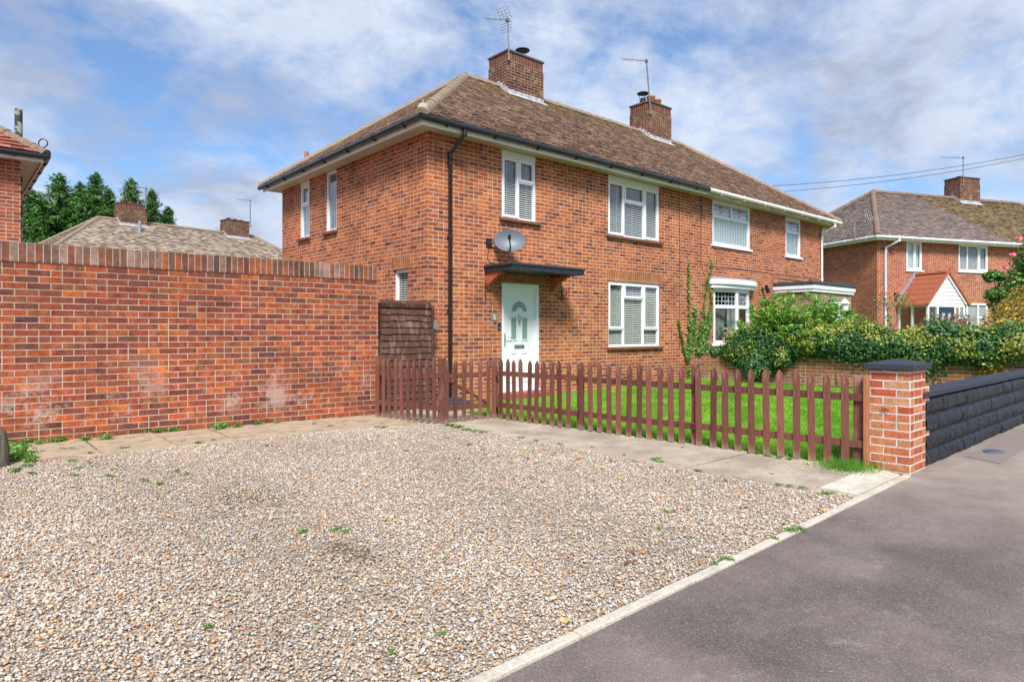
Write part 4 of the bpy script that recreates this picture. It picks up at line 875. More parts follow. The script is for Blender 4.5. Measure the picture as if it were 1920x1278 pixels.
# right-hand neighbour, turned towards the street
T2 = TF
n2ops = {'F': [(1.46, 2.24, 3.70, 4.80), (4.20, 5.80, 3.74, 4.80), (4.20, 5.80, 0.92, 2.46)]}
H2 = neighbour('neighbour_house', (26.93, 9.69, 0), -23, 'red brick house with hipped brown roof and red-roofed white porch at the right', 'brick_dark', TP_NEW, M['tile_dark_ridge'], 8, n2ops,
    [((T2, 1.46, 2.24, 3.70, 4.80, [(0, .5, 0, 1, 0), (.5, 1, 0, 1, 1)]), dict(sill='white', setb=0.0, fw=0.07, blind=('vert', (0, 1, 0)))),
     ((T2, 4.20, 5.80, 3.74, 4.80, [(0, .3, 0, 1, 0), (.3, .68, 0, 1, 0), (.68, 1, 0, 1, 1)]), dict(sill='white', setb=0.0, fw=0.07, blind=('slat', (0, 1, 0)))),
     ((T2, 4.20, 5.80, 0.92, 2.46, [(0, .3, .62, 1, 0), (0, .3, 0, .62, 0), (.3, .68, 0, 1, 0), (.68, 1, .62, 1, 0), (.68, 1, 0, .62, 0)]), dict(sill='white', setb=0.0, fw=0.07, blind=('slat', (0, 1, 0))))],
    'gutter_grey', 'FLR', TP_MOSS, 6.9, chim=[(7.95, 9.20, D0 / 2 - 0.40, D0 / 2 + 0.40, 6.6, 8.45, [('pot', 8.45, 0.12), ('pot', 8.8, 0.08)], 7.52)])
m = MB(); m.face([TF(4.15, 0.003, 2.463), TF(5.85, 0.003, 2.463), TF(5.85, 0.003, 2.68), TF(4.15, 0.003, 2.68)]); m.build('brick_lintel', M['brick_soldier'], H2, fix=False)
downpipe(H2, [(0.62, -go, 4.88), (0.62, -go, 4.76), (0.36, -0.055, 4.52), (0.36, -0.055, 0.1)], M['gutter_grey'], 0.045)
# its porch
pc, pw, pdp = 1.93, 0.93, 1.28; Pz0, Pz1 = 2.36, 3.50
q = MB(); th_ = 0.05
for sg in (-1, 1):
    n_ = 6
    for k in range(n_):
        f0, f1 = k / n_, (k + 1) / n_
        xa, za = pc + sg * (pw + 0.12) * (1 - f0), Pz0 - 0.06 + (Pz1 - Pz0 + 0.06) * f0; xb, zb = pc + sg * (pw + 0.12) * (1 - f1 - 0.02), Pz0 - 0.06 + (Pz1 - Pz0 + 0.06) * (f1 + 0.02)
        q.mesh([(xa, -pdp - 0.08, za + 0.02), (xa, 0, za + 0.02), (xb, 0, zb), (xb, -pdp - 0.08, zb), (xa, -pdp - 0.08, za - 0.02), (xa, 0, za - 0.02), (xb, 0, zb - 0.04), (xb, -pdp - 0.08, zb - 0.04)], [(0, 1, 2, 3), (0, 3, 7, 4), (0, 4, 5, 1), (4, 7, 6, 5)])
q.tube([(pc, -pdp - 0.1, Pz1 + 0.01), (pc, 0, Pz1 + 0.01)], 0.06, 8)
for sg in (-1, 1): q.bar((pc + sg * (pw + 0.14), -pdp - 0.10, Pz0 - 0.05), (pc, -pdp - 0.10, Pz1 + 0.05), 0.05, 0.09, (0, 0, 1))
porch = MB(); NB = 7
for k in range(NB):                                             # white cladding boards in the gable
    f0, f1 = k / NB, (k + 1) / NB; a0_, a1_ = pw * (1 - f0), pw * (1 - f1); z0_, z1_ = Pz0 + (Pz1 - Pz0 - 0.1) * f0, Pz0 + (Pz1 - Pz0 - 0.1) * f1
    porch.mesh([(pc - a0_, -pdp - 0.02, z0_), (pc + a0_, -pdp - 0.02, z0_), (pc + a1_, -pdp + 0.005, z1_), (pc - a1_, -pdp + 0.005, z1_)], [(0, 1, 2, 3)])
for sg in (-1, 1): porch.bar((pc + sg * (pw + 0.04), -pdp - 0.05, Pz0 - 0.02), (pc, -pdp - 0.05, Pz1 - 0.05), 0.03, 0.11, (0, 0, 1))
porch.box(pc - pw, pc + pw, -pdp, -pdp + 0.06, Pz0 - 0.13, Pz0 - 0.001); porch.box(pc - pw, pc - pw + 0.07, -pdp + 0.06, -0.01, Pz0 - 0.13, Pz0 - 0.001)
for xx in (pc - pw, pc - 0.47, pc + 0.40, pc + pw - 0.08): porch.box(xx, xx + 0.08, -pdp, -pdp + 0.07, 0, Pz0 - 0.131)
for yy in (-0.66, -0.09): porch.box(pc - pw, pc - pw + 0.07, yy, yy + 0.08, 0, Pz0 - 0.131)
porch.box(pc - pw, pc - pw + 0.06, -pdp + 0.07, -0.01, 0, 0.75); porch.box(pc + 0.48, pc + pw - 0.08, -pdp + 0.01, -pdp + 0.05, 0, 0.75); porch.box(pc - pw + 0.08, pc - 0.47, -pdp + 0.01, -pdp + 0.05, 0, 0.75)
ph_ = porch.build('porch', M['upvc'], H2); q.build('porch_roof', M['redroof'] if 'redroof' in M else plain('red_porch_tiles', (0.37, 0.115, 0.06), 0.7, 0.3, 0.15, 12), ph_)
q = MB(); q.bar((pc - pw - 0.16, -0.012, Pz0 - 0.04), (pc, -0.012, Pz1 + 0.12), 0.02, 0.13, (0, 0, 1)); q.bar((pc + pw + 0.16, -0.012, Pz0 - 0.04), (pc, -0.012, Pz1 + 0.12), 0.02, 0.13, (0, 0, 1)); q.build('flashing', M['lead_grey'], ph_)
q = MB(); q.box(pc - 0.39, pc + 0.40, -pdp + 0.01, -pdp + 0.05, 0.05, Pz0 - 0.14); dn_ = q.build('front_door', M['navy'], ph_)
q = MB()
for xx in (pc - 0.22, pc + 0.08): q.box(xx, xx + 0.15, -pdp + 0.004, -pdp + 0.0095, 0.9, 2.0)
q.build('door_glass', M['leaded'], dn_)
q = MB(); zz0, zz1 = 0.75, Pz0 - 0.13; q = MB(); q.face([(pc - pw + 0.02, -pdp + 0.07, zz0), (pc - pw + 0.02, -0.10, zz0), (pc - pw + 0.02, -0.10, zz1), (pc - pw + 0.02, -pdp + 0.07, zz1)]); q.build('pane', M['glass'], ph_)
for xa, xb in ((pc + 0.48, pc + pw - 0.08), (pc - pw + 0.08, pc - 0.47)): q = MB(); q.face([(xa, -pdp + 0.02, zz0), (xb, -pdp + 0.02, zz0), (xb, -pdp + 0.02, zz1), (xa, -pdp + 0.02, zz1)]); q.build('pane', M['glass'], ph_)
a_ = R(-23)
def w2(x, y, z): return (26.93 + x * math.cos(a_) - y * math.sin(a_), 9.69 + x * math.sin(a_) + y * math.cos(a_), z)
e = empty('wall_lamp', w2(0.86, -0.001, 2.75), 'small black lamp on the brick wall left of the red-roofed porch', 'wall lamp', a_); q = MB(); q.box(-0.04, 0.04, -0.03, 0, -0.06, 0.06); q.tube([(0, -0.03, 0), (0, -0.14, 0.05), (0, -0.15, -0.04)], 0.014, 6); q.lathe(0, -0.15, [(0.03, 0.0), (0.07, -0.03), (0.06, -0.14), (0.001, -0.16)], 8); q.build('lantern', M['iron'], e)
yagi('tv_aerial', w2(8.1, D0 / 2 - 0.42, 8.0), w2(8.1, D0 / 2 - 0.42, 9.35), w2(6.6, D0 / 2 - 0.5, 9.18), 'tv aerial on the chimney of the right-hand neighbouring house', 12, 0.08, 0, mr=0.02)
yagi('tv_aerial', w2(-0.45, 0.62, 4.9), w2(-0.45, 0.62, 5.66), w2(-0.45, 1.45, 5.72), 'low tv aerial fixed beside the eaves of the right-hand neighbouring house', 8, 0.12, 0.40, mat='silver', mr=0.018, back=1.0)
# left-hand neighbour: only its corner shows above the wall
lx, ly = 1.25 - W0, 16.74
H3 = neighbour('neighbour_house', (lx, ly, 0), 0, 'red brick house corner with red roof tiles and black gutter at the far left', 'brick_dark', TP_RED, M['tile_dark_ridge'], 12, {}, [], 'gutter_black', 'FR', tw=0.21, g=0.17)
q = MB(); q.tube([(W0 + 0.10, 1.85, 0.0), (W0 + 0.10, 1.85, 6.35)], 0.075, 12); q.build('soil_pipe', M['soilpipe'], H3)
q = MB(); q.tube([(W0 + 0.34 + 0.07 * math.sin(t * .6), -0.34 - 0.07 * math.sin(t * .6), 5.1 - 0.09 * math.cos(t * .6) + 0.05) for t in range(10)], 0.012, 6); q.build('hip_iron', M['iron'], H3)
# semi behind the wall
a4 = R(10.5)
def w4(x, y, z):
    ax, ay = 6.48, 41.59; X, Y = x - (D0 / 2 + OV - OV), y - D0 / 2
    return (ax + X * math.cos(a4) - Y * math.sin(a4), ay + X * math.sin(a4) + Y * math.cos(a4), z)
O4 = w4(0, 0, 0)
H4 = neighbour('rear_house', O4, 10.5, 'distant house with pale brown hipped roof and two chimneys behind the garden wall', 'brick_dark', TP_PALE, M['ridge'], 21, {}, [], 'gutter_white', 'FL', tw=0.22, g=0.16,
    chim=[(4.15, 5.55, D0 / 2 - 0.42, D0 / 2 + 0.42, 6.6, 8.45, [('pot', 4.45, 0.22), ('pot', 4.85, 0.14), ('pot', 5.2, 0.1)], 7.52), (10.25, 11.75, D0 / 2 - 0.42, D0 / 2 + 0.42, 6.6, 8.35, [('pot', 10.6, 0.14), ('pot', 11.0, 0.12), ('pot', 11.4, 0.1)], 7.52)])
q = MB(); q.tube([(4.95, D0 / 2 - 0.95, 6.6), (4.95, D0 / 2 - 0.95, 7.45)], 0.09, 8); q.build('vent_pipe', M['lead_grey'], H4)
yagi('tv_aerial', w4(5.45, 2.7, 8.2), w4(5.45, 2.7, 9.45), w4(4.6, 2.6, 9.35), 'tv aerial on the lichen-covered left chimney of the distant house', 9, 0.09, 0, mr=0.03)
yagi('tv_aerial', w4(11.75, 2.7, 8.0), w4(11.75, 2.7, 9.75), w4(10.8, 2.6, 9.62), 'tv aerial on the right chimney of the distant house', 9, 0.09, 0, mr=0.03)

# overhead cables
for zz, lab, dy in ((0, 'upper overhead cable crossing the sky at the right', 0), (-0.42, 'lower overhead cable crossing the sky at the right', 0.5)):
    A_ = Vector((19.6, 14.4 + dy, 6.45 + zz * 0.48)); B_ = Vector((36.0, 4.0 + dy * 0.3, 9.33 + zz * 0.38)); q = MB()
    q.tube([A_.lerp(B_, t / 16) - Vector((0, 0, 0.55 * 4 * (t / 16) * (1 - t / 16))) for t in range(17)], 0.009, 5)
    tag(q.build('overhead_cable', M['iron']), lab, 'cable')

# ================================================================== garden wall on the left
gw = empty('garden_wall', (5.2, 9.2, 0), 'tall red brick garden wall with soldier-brick coping running along the gravel drive', 'wall')
ga = math.atan2(-0.25, 4.6); gw.rotation_euler = (0, 0, ga); LG = 13.5
q = MB(); q.box(-LG, 0.02, 0, 0.215, -0.06, 2.105); q.build('brickwork', M['wall_brick'], gw)
q = MB(); q.box(-LG, 0.005, -0.012, 0.228, 2.106, 2.118 + 0.07 - 0.0695); q.box(-LG, 0.005, -0.006, 0.222, 2.119, 2.335); q.build('coping', M['wall_coping'], gw, bevel=0.006)
# lapped board gate between the wall and the house corner
lg = empty('board_gate', (5.25, 9.33, 0.03), 'tall weathered brown gate of overlapping boards between garden wall and house', 'gate')
q = MB(); rnd = random.Random(9); z = 0.06
while z < 1.68:
    hh = 0.125; b = [rnd.uniform(-0.012, 0.012) for _ in range(9)]
    for k in range(8):
        xa, xb = 0.07 + k * 0.122, 0.07 + (k + 1) * 0.122; za, zb = z + b[k], z + b[k + 1]
        q.mesh([(xa, -0.035, za), (xb, -0.035, zb), (xb, -0.012, z + hh + b[k + 1]), (xa, -0.012, z + hh + b[k]), (xa, -0.024, za), (xb, -0.024, zb)], [(0, 1, 2, 3), (0, 4, 5, 1)])
    z += 0.107
q.face([(0.04, 0.0, 0.03), (1.08, 0.0, 0.03), (1.08, 0.0, 1.70), (0.04, 0.0, 1.70)])
q.build('boards', M['lap'], lg, fix=False)
for nm, bx in (('frame_post', (0.0, 0.06, -0.03, 0.03, 0, 1.74)), ('frame_post', (1.055, 1.11, -0.03, 0.03, 0, 1.72)), ('top_rail', (0.061, 1.054, -0.045, 0.02, 1.67, 1.735))):
    q = MB(); q.box(*bx); q.build(nm, M['lap'], lg, bevel=0.004)
for zz in (0.45, 1.32): q = MB(); q.box(1.08, 1.15, -0.045, -0.031, zz, zz + 0.12); q.build('hinge', M['silver'], lg)
# old post at the left edge
ps = empty('old_post', (0.44, 8.0, 0), 'short rotten grey timber post at the left end of the garden wall', 'post')
q = MB(); rnd = random.Random(2)
q.tube([(0, 0, -0.05), (0.005, 0, 0.15), (-0.01, 0, 0.3), (0, 0.0, 0.36)], [0.075, 0.07, 0.066, 0.045], 9); q.build('stump', M['oldpost'], ps)


# ================================================================== picket fences and gate
rnd = random.Random(11)
def picket_mesh(w_=0.07, h_=0.89, t=0.018, rounded=False):
    m = MB(); tip = 0.055
    prof = [(-w_ / 2, 0), (w_ / 2, 0), (w_ / 2, h_ - tip), (w_ * 0.09, h_), (-w_ * 0.09, h_), (-w_ / 2, h_ - tip)]
    if rounded: prof = [(-w_ / 2, 0), (w_ / 2, 0), (w_ / 2, h_ - 0.035), (w_ * 0.36, h_ - 0.012), (w_ * 0.15, h_), (-w_ * 0.15, h_), (-w_ * 0.36, h_ - 0.012), (-w_ / 2, h_ - 0.035)]
    n_ = len(prof); m.mesh([(-t / 2, a_, z) for a_, z in prof] + [(t / 2, a_, z) for a_, z in prof], [tuple(range(n_)), tuple(range(n_, 2 * n_))[::-1]] + [(i, (i + 1) % n_, n_ + (i + 1) % n_, n_ + i) for i in range(n_)])
    return m
def fence(name, A_, B_, label, ats, posts, rails, cat='fence', hgt=0.89, w_=0.07, rounded=False, top=0.68, low=0.22, post_h=0.9, face=1, brace=False, group=None):
    """A_, B_ ends on the ground; pickets stand on the local -x side, y runs A->B"""
    ax, ay = A_; bx, by = B_; L_ = math.hypot(bx - ax, by - ay); rz = math.atan2(by - ay, bx - ax) - math.pi / 2
    e = empty(name, (ax, ay, 0.0), label, cat, rz)
    p0 = picket_mesh(w_, hgt, 0.018, rounded).build('picket', M['picket'], e, bevel=0.0015)
    for i, s_ in enumerate(ats):
        o = p0 if i == 0 else p0.copy()
        if i: col.objects.link(o); o.parent = e
        o.location = (face * 0.030, s_, 0.012 + rnd.uniform(-0.012, 0.012)); o.rotation_euler = (rnd.uniform(-0.022, 0.022), rnd.uniform(-0.014, 0.014), rnd.uniform(-0.07, 0.07))
    for (s0, s1) in rails:
        for zz in (low, top):
            q = MB(); j = rnd.uniform(-0.01, 0.01); q.box(-0.018, 0.018, s0, s1, zz - 0.035 + j, zz + 0.035 + j); q.build('rail', M['rail'], e, bevel=0.003)
    for (s_, mat, wd, ph_) in posts:
        q = MB(); q.box(-0.02 - wd, -0.02, s_ - wd / 2, s_ + wd / 2, -0.1, ph_); q.build('fence_post', M[mat], e, bevel=0.004)
    if brace: q = MB(); q.bar((0.0, 0.03, top - 0.03), (0.0, L_ - 0.04, low + 0.02), 0.03, 0.06, (1, 0, 0)); q.build('brace', M['rail'], e)
    return e
A_, B_ = (6.24, 7.58), (6.63, 2.50); Lf = math.hypot(0.39, 5.08)
yy = [7.53, 7.39, 7.24, 7.11, 6.97, 6.82, 6.69, 6.54, 6.39, 6.25, 6.11, 5.89, 5.74, 5.59, 5.44, 5.30, 5.15, 5.0, 4.86, 4.71, 4.56, 4.42, 4.20, 4.03, 3.89, 3.74, 3.59, 3.43, 3.28, 3.12, 2.97, 2.82, 2.66]
sc_ = Lf / 5.08; f_ = lambda y: (7.58 - y) * sc_
# local frame: y runs away from the house, so the camera side is local +x
fe = fence('picket_fence', A_, B_, 'long brown picket fence between the lawn and the concrete path', [f_(y) for y in yy],
      [(f_(7.60), 'picket', 0.075, 0.92), (f_(5.97), 'picket', 0.075, 0.88), (f_(4.29), 'picket', 0.075, 0.92), (f_(2.56), 'picket', 0.09, 0.88)], [(0.0, f_(5.93)), (f_(5.97), f_(4.25)), (f_(4.32), f_(2.50))])
fence('picket_fence', (5.04, 8.98), (5.27, 7.60), 'short brown picket fence beside the tall board gate', [0.10 + k * 0.138 for k in range(10)],
      [(0.02, 'picket', 0.085, 0.93), (1.40, 'picket', 0.085, 0.93)], [(0.05, 1.40)], w_=0.062, rounded=True)
fence('picket_gate', (5.33, 7.60), (6.19, 7.60), 'brown picket garden gate with diagonal brace standing closed', [0.05 + k * 0.152 for k in range(6)], [], [(0.0, 0.86)], cat='gate', w_=0.062, rounded=True, hgt=0.88, face=1, brace=True)
q = WB()
sp = empty('timber_post', (6.615, 2.475, 0), 'plain orange timber strip fixed to the side of the brick pillar', 'post'); q = MB(); q.box(-0.02, 0.03, -0.02, 0.022, 0.0, 0.885); q.build('strip', M['newpost'], sp, bevel=0.002)

# ================================================================== pillar and black block wall
pl = empty('brick_pillar', (6.70, 2.13, 0), 'orange-red brick gate pillar with dark painted cap', 'pillar', R(1.5))
q = MB(); q.box(0, 0.45, 0, 0.345, -0.05, 0.945)
for (z0_, z1_, e) in ((0.615, 0.77, 0.115), (0.23, 0.385, 0.115)): q.box(0.451, 0.45 + e + 0.02, 0.003, 0.2, z0_, z1_)
q.build('brickwork', M['pillar_brick'], pl, bevel=0.004)
q = MB()                                                      # fluted ends of the bricks on the street side
for k in range(12):
    z = k * 0.0768 + 0.016
    for b in range(2):
        x0 = (0.012 if (k + b) % 2 else 0.13) + b * 0.225
        for t in range(5): q.box(x0, min(x0 + 0.09, 0.44), -0.004, 0.0005, z + t * 0.0108, z + t * 0.0108 + 0.006)
q.build('fluting', M['fluted'], pl)
q = MB(); c_ = [(-0.045, -0.045), (0.495, -0.045), (0.495, 0.39), (-0.045, 0.39)]; i_ = [(0.20, 0.15), (0.25, 0.15), (0.25, 0.19), (0.20, 0.19)]
q.mesh([(x, y, 0.948) for x, y in c_] + [(x, y, 1.0) for x, y in c_] + [(x, y, 1.045) for x, y in i_], [(3, 2, 1, 0), (8, 9, 10, 11)] + [(i, (i + 1) % 4, 4 + (i + 1) % 4, 4 + i) for i in range(4)] + [(4 + i, 4 + (i + 1) % 4, 8 + (i + 1) % 4, 8 + i) for i in range(4)])
q.build('cap', M['cap_paint'], pl, bevel=0.006)
bwl = empty('block_wall', (7.16, 2.20, 0), 'low wall of rough concrete blocks painted blue-black beside the pavement', 'wall', math.atan2(0.10, 4.7))
LW, HW = 7.2, 0.685; nx, nz = 600, 64; V = np.zeros(((nx + 1) * (nz + 1), 3)); k = 0; ch_ = HW / 4
rb = random.Random(3); offs = [[rb.uniform(-0.006, 0.012) for _ in range(40)] for _ in range(5)]
for j in range(nz + 1):
    for i in range(nx + 1):
        x, z = LW * i / nx, HW * j / nz; r_ = min(3, int(z / ch_)); fz = z / ch_ - r_; xo = x + (0.22 if r_ % 2 else 0) + r_ * 0.03; bi = int(xo / 0.44); fx = xo / 0.44 - bi
        ez = min(fz, 1 - fz) * ch_; ex = min(fx, 1 - fx) * 0.44
        pr = 0.050 * (1 - math.exp(-ez / 0.020)) * (0.55 + 0.45 * (1 - math.exp(-ex / 0.010)))
        pr += (0.5 + mnoise.noise(Vector((x * 9, z * 13, r_ * 3.1)))) * 0.010 * min(1, ez / 0.02) + mnoise.noise(Vector((x * 24, z * 40, 1.7))) * 0.005 + mnoise.noise(Vector((x * 55, z * 70, 4.7))) * 0.004 + offs[r_][bi] * min(1, ex / 0.01) + 0.010 * (1 - fz)
        V[k] = (x, -pr, z - 0.02); k += 1
F_ = np.array([(j * (nx + 1) + i, j * (nx + 1) + i + 1, (j + 1) * (nx + 1) + i + 1, (j + 1) * (nx + 1) + i) for j in range(nz) for i in range(nx)])
# give the wall a back, ends and top
b0 = len(V); V = np.concatenate([V, [(0, 0.16, -0.02), (LW, 0.16, -0.02), (LW, 0.16, HW - 0.02), (0, 0.16, HW - 0.02)]])
np_mesh('blocks', V, np.concatenate([F_, [[b0, b0 + 3, b0 + 2, b0 + 1], [0, b0, b0 + 1, nx], [nz * (nx + 1), nz * (nx + 1) + nx, b0 + 2, b0 + 3], [0, nz * (nx + 1), b0 + 3, b0], [nx, b0 + 1, b0 + 2, nz * (nx + 1) + nx]]]), None, M['black_paint'], bwl)
q = MB(); x = -0.10
while x < LW: q.box(x, min(x + 0.595, LW), -0.07, 0.19, HW - 0.018, HW + 0.035); x += 0.6
q.build('coping', M['cap_paint'], bwl, bevel=0.006)
q = empty('utility_cover', (8.62, 1.93, 0), 'small oval grey iron cover set in the pavement before the black wall', 'manhole cover'); q2 = MB(); q2.lathe(0, 0, [(0.001, 0.006), (0.09, 0.006), (0.093, 0.004), (0.11, 0.004), (0.115, -0.01)], 24); 
q2.build('lid', M['manhole'], q); q.scale = (1.5, 0.85, 1)
flat('pavement_patch', [(7.9, 1.72), (12.5, 1.86), (12.5, 2.16), (8.1, 2.06)], 0.0, plain('asphalt_patch', (0.24, 0.195, 0.175), 0.9, 0.2, 0.25, 80))

# ================================================================== boundary wall under the ivy
bd = empty('boundary_wall', (14.22, 9.55, 0), 'low orange brick boundary wall under the ivy beside the lawn', 'wall', math.atan2(-6.3, 1.05))
q = MB(); q.box(0, 6.9, 0, 0.22, -0.05, 0.74); q.box(0, 6.9, -0.03, 0.001, -0.05, 0.12); q.build('brickwork', M['low_brick'], bd)
def bdw(s_, o_, z):
    a_ = math.atan2(-6.3, 1.05); return (14.22 + s_ * math.cos(a_) - o_ * math.sin(a_), 9.55 + s_ * math.sin(a_) + o_ * math.cos(a_), z)

# ================================================================== plants
def nrm(a_): return a_ / np.maximum(np.linalg.norm(a_, axis=-1, keepdims=True), 1e-9)
def leaves(name, P, Nn, size, pal, mat, parent=None, seed=0, asp=0.55, rand=0.7, fold=0.25, colr=None, kvar=0.25, updir=None, kind=None):
    """one four-point leaf per row of P facing about Nn; size scalar or array"""
    g_ = np.random.default_rng(seed); n_ = len(P); Nn = nrm(Nn + g_.normal(0, rand, (n_, 3)))
    t = g_.normal(0, 1, (n_, 3)) if updir is None else updir + g_.normal(0, 0.35, (n_, 3))
    t = nrm(t - Nn * (t * Nn).sum(1, keepdims=True)); b = np.cross(Nn, t); s_ = (np.asarray(size) * g_.uniform(0.65, 1.3, n_))[:, None]
    v0 = P - t * s_ * 0.5; v1 = P + b * s_ * asp * 0.5 + Nn * s_ * fold * 0.3; v2 = P + t * s_ * 0.5 - Nn * s_ * fold * 0.3; v3 = P - b * s_ * asp * 0.5 + Nn * s_ * fold * 0.3
    V = np.stack([v0, v1, v2, v3], 1).reshape(-1, 3); F_ = np.arange(n_ * 4).reshape(-1, 4)
    if colr is None: pal = np.array(pal); colr = pal[g_.integers(0, len(pal), n_)]
    colr = colr * g_.uniform(1 - kvar, 1 + kvar, (n_, 1)); C_ = np.repeat(colr, 4, axis=0)
    return np_mesh(name, V, F_, C_, mat, parent, kind=kind)
def blob(g_, c, r, n_, inner=0.35):
    d = nrm(g_.normal(0, 1, (n_, 3))); rad = g_.uniform(0, 1, (n_, 1)) ** inner
    lump = np.array([1 + 0.28 * mnoise.noise(Vector(q * 2.2) + Vector(c)) for q in d])[:, None]
    return np.array(c) + d * rad * lump * np.array(r), d
def cloudnoise(P, sc): return np.array([mnoise.noise(Vector(p) * sc) for p in P])

GI = [(0.018, 0.075, 0.018), (0.035, 0.12, 0.022), (0.06, 0.17, 0.03), (0.025, 0.095, 0.03), (0.11, 0.22, 0.035)]
# ivy heaped over the boundary wall
g_ = np.random.default_rng(5); ivy = empty('ivy_hedge', bdw(3.4, 0, 0), 'dense dark green ivy with yellow-green flower heads heaped over the boundary wall', 'ivy')
iv = np.array(parent_world(ivy)); PP, NN = [], []
for s_ in np.arange(1.25, 6.9, 0.20):
    topz = 1.14 + 0.32 * min(1, max(0, (s_ - 0.7) / 1.6)) - 0.05 * math.sin(s_ * 3.1); dr = 0.22 + 0.45 * math.exp(-((s_ - 1.7) / 0.55) ** 2) + 0.07 * math.sin(s_ * 3.3 + 1) + (0.35 if 4.75 < s_ < 5.35 else 0); topz += 0.10 * math.sin(s_ * 5.1) + 0.06 * math.sin(s_ * 11)
    z0_ = max(0.28, 0.88 - dr); c = bdw(s_, 0.05, (topz + z0_) / 2); p_, d_ = blob(g_, c, (0.36, 0.34, (topz - z0_) / 2), 2200, 0.22); PP.append(p_); NN.append(d_)
for (s_, o_, z, r) in ((5.0, -0.22, 0.45, 0.22), (1.8, -0.25, 0.50, 0.36), (0.7, 0.05, 0.80, 0.13), (1.05, 0.0, 0.8, 0.2), (2.3, -0.15, 0.75, 0.3), (0.3, 0.05, 0.78, 0.11)): p_, d_ = blob(g_, bdw(s_, o_, z), (r, r, r), 1200, 0.3); PP.append(p_); NN.append(d_)
P = np.concatenate(PP); N2 = np.concatenate(NN); cn_ = cloudnoise(P, 1.9) + (P[:, 2] - 1.0) * 0.45; rr_ = g_.uniform(0, 1, len(P)); base = np.array(GI)[g_.integers(0, 5, len(P))]
yel = (cn_ + g_.normal(0, 0.22, len(P))) > 0.30; base[yel] = np.array([(0.34, 0.36, 0.05), (0.45, 0.42, 0.07), (0.24, 0.32, 0.05)])[g_.integers(0, 3, yel.sum())]
sh = rr_ < 0.10; base[sh] = (0.10, 0.20, 0.13)
leaves('foliage', P - iv, N2 + np.array((-0.3, -0.1, 0.35)), 0.052, None, M['leaf'], ivy, 1, 0.8, 0.55, colr=base)
q = MB()
for k in range(7):
    s_ = 0.8 + k * 0.9; a0_ = Vector(bdw(s_, -0.02, 0.05)) - Vector(iv); q.tube([a0_, a0_ + Vector((0.03, 0.1, 0.4)), a0_ + Vector((0.0, 0.2, 0.95))], [0.03, 0.022, 0.012], 6)
q.tube([Vector(bdw(0.7 + 0.57 * k, -0.03, 0.10 + 0.02 * (k % 2))) - Vector(iv) for k in range(11)], 0.022, 6)
q.build('stem', M['stem'], ivy)
# leafy shrub with arching pinnate shoots behind the wall
sb = empty('leafy_shrub', (15.55, 7.35, 0), 'bright green leafy shrub with upright pointed shoots in front of the stone porch', 'shrub'); sv = 0; PP, NN, UP = [], [], []; q = MB()
rs = random.Random(6)
for k in range(300):
    a0_ = rs.uniform(0, 2 * math.pi); ext = rs.random() ** 0.6; bx_, by_ = 0.25 * math.cos(a0_), 0.25 * math.sin(a0_)
    hgt = 2.30 - 1.15 * ext ** 1.5 + rs.uniform(-0.25, 0.08); rad = 1.25 * ext; pts = []
    for t in range(8): f = t / 7; pts.append(Vector((bx_ + rad * math.cos(a0_) * f ** 1.3, by_ + 1.25 * rad * math.sin(a0_) * f ** 1.3, 0.3 + (hgt - 0.3) * f)))
    if k < 26: q.tube(pts, [0.012 * (1 - 0.8 * t / 7) for t in range(8)], 5, False)
    for t in range(2, 8):
        p = pts[t]; d = (pts[t] - pts[t - 1]).normalized()
        for m_ in range(3):
            b_ = p - d * m_ * 0.07
            for sg in range(5):
                ang = rs.uniform(0, 2 * math.pi); o = Vector((math.cos(ang), math.sin(ang), 0.35)); L_ = 0.15 * (1.15 - 0.5 * t / 7)
                PP.append(tuple(b_ + o * L_ * 0.55)); NN.append((0.2 * o.x, 0.2 * o.y, 1)); UP.append(tuple(o))
P = np.array(PP); leaves('foliage', P, np.array(NN), 0.15, [(0.11, 0.27, 0.03), (0.16, 0.36, 0.035), (0.22, 0.42, 0.05), (0.07, 0.19, 0.025), (0.27, 0.45, 0.08)], M['leaf'], sb, 2, 0.24, 0.35, 0.4, updir=np.array(UP))
q.build('stem', M['stem'], sb)
# climbers on the facade
def climber(name, loc, label, paths, n_, wd, pal, seed, size=0.055):
    e = empty(name, loc, label, 'climbing plant'); g2 = np.random.default_rng(seed); q = MB(); PP = []
    for pts, w_ in paths:
        pv = [Vector((x - loc[0], hy - 0.03 - loc[1], z)) for x, z in pts]; q.tube(pv, [0.010] * len(pv), 5, False)
        Ls = [0]
        for a_, b_ in zip(pv[:-1], pv[1:]): Ls.append(Ls[-1] + (b_ - a_).length)
        cnt = int(Ls[-1] * n_ * (0.35 + w_ * 5))
        for _ in range(cnt):
            s_ = g2.uniform(0, Ls[-1]); i = max(j for j in range(len(Ls)) if Ls[j] <= s_ + 1e-9); i = min(i, len(pv) - 2); f = (s_ - Ls[i]) / (Ls[i + 1] - Ls[i]); p = pv[i].lerp(pv[i + 1], f); ww = w_ * (1 - 0.6 * s_ / Ls[-1])
            if mnoise.noise(Vector((p.x * 9, p.z * 7, seed))) < -0.12 and w_ < 0.2: continue
            PP.append((p.x + g2.normal(0, ww * 0.5), p.y - abs(g2.normal(0, 0.035)), p.z + g2.normal(0, 0.04)))
    P = np.array(PP); leaves('foliage', P, np.tile((0.0, -1, 0.35), (len(P), 1)), size, pal, M['leaf'], e, seed, 0.75, 0.5); q.build('stem', M['stem'], e)
CL = [(0.13, 0.27, 0.05), (0.18, 0.34, 0.07), (0.08, 0.18, 0.035), (0.28, 0.38, 0.10)]
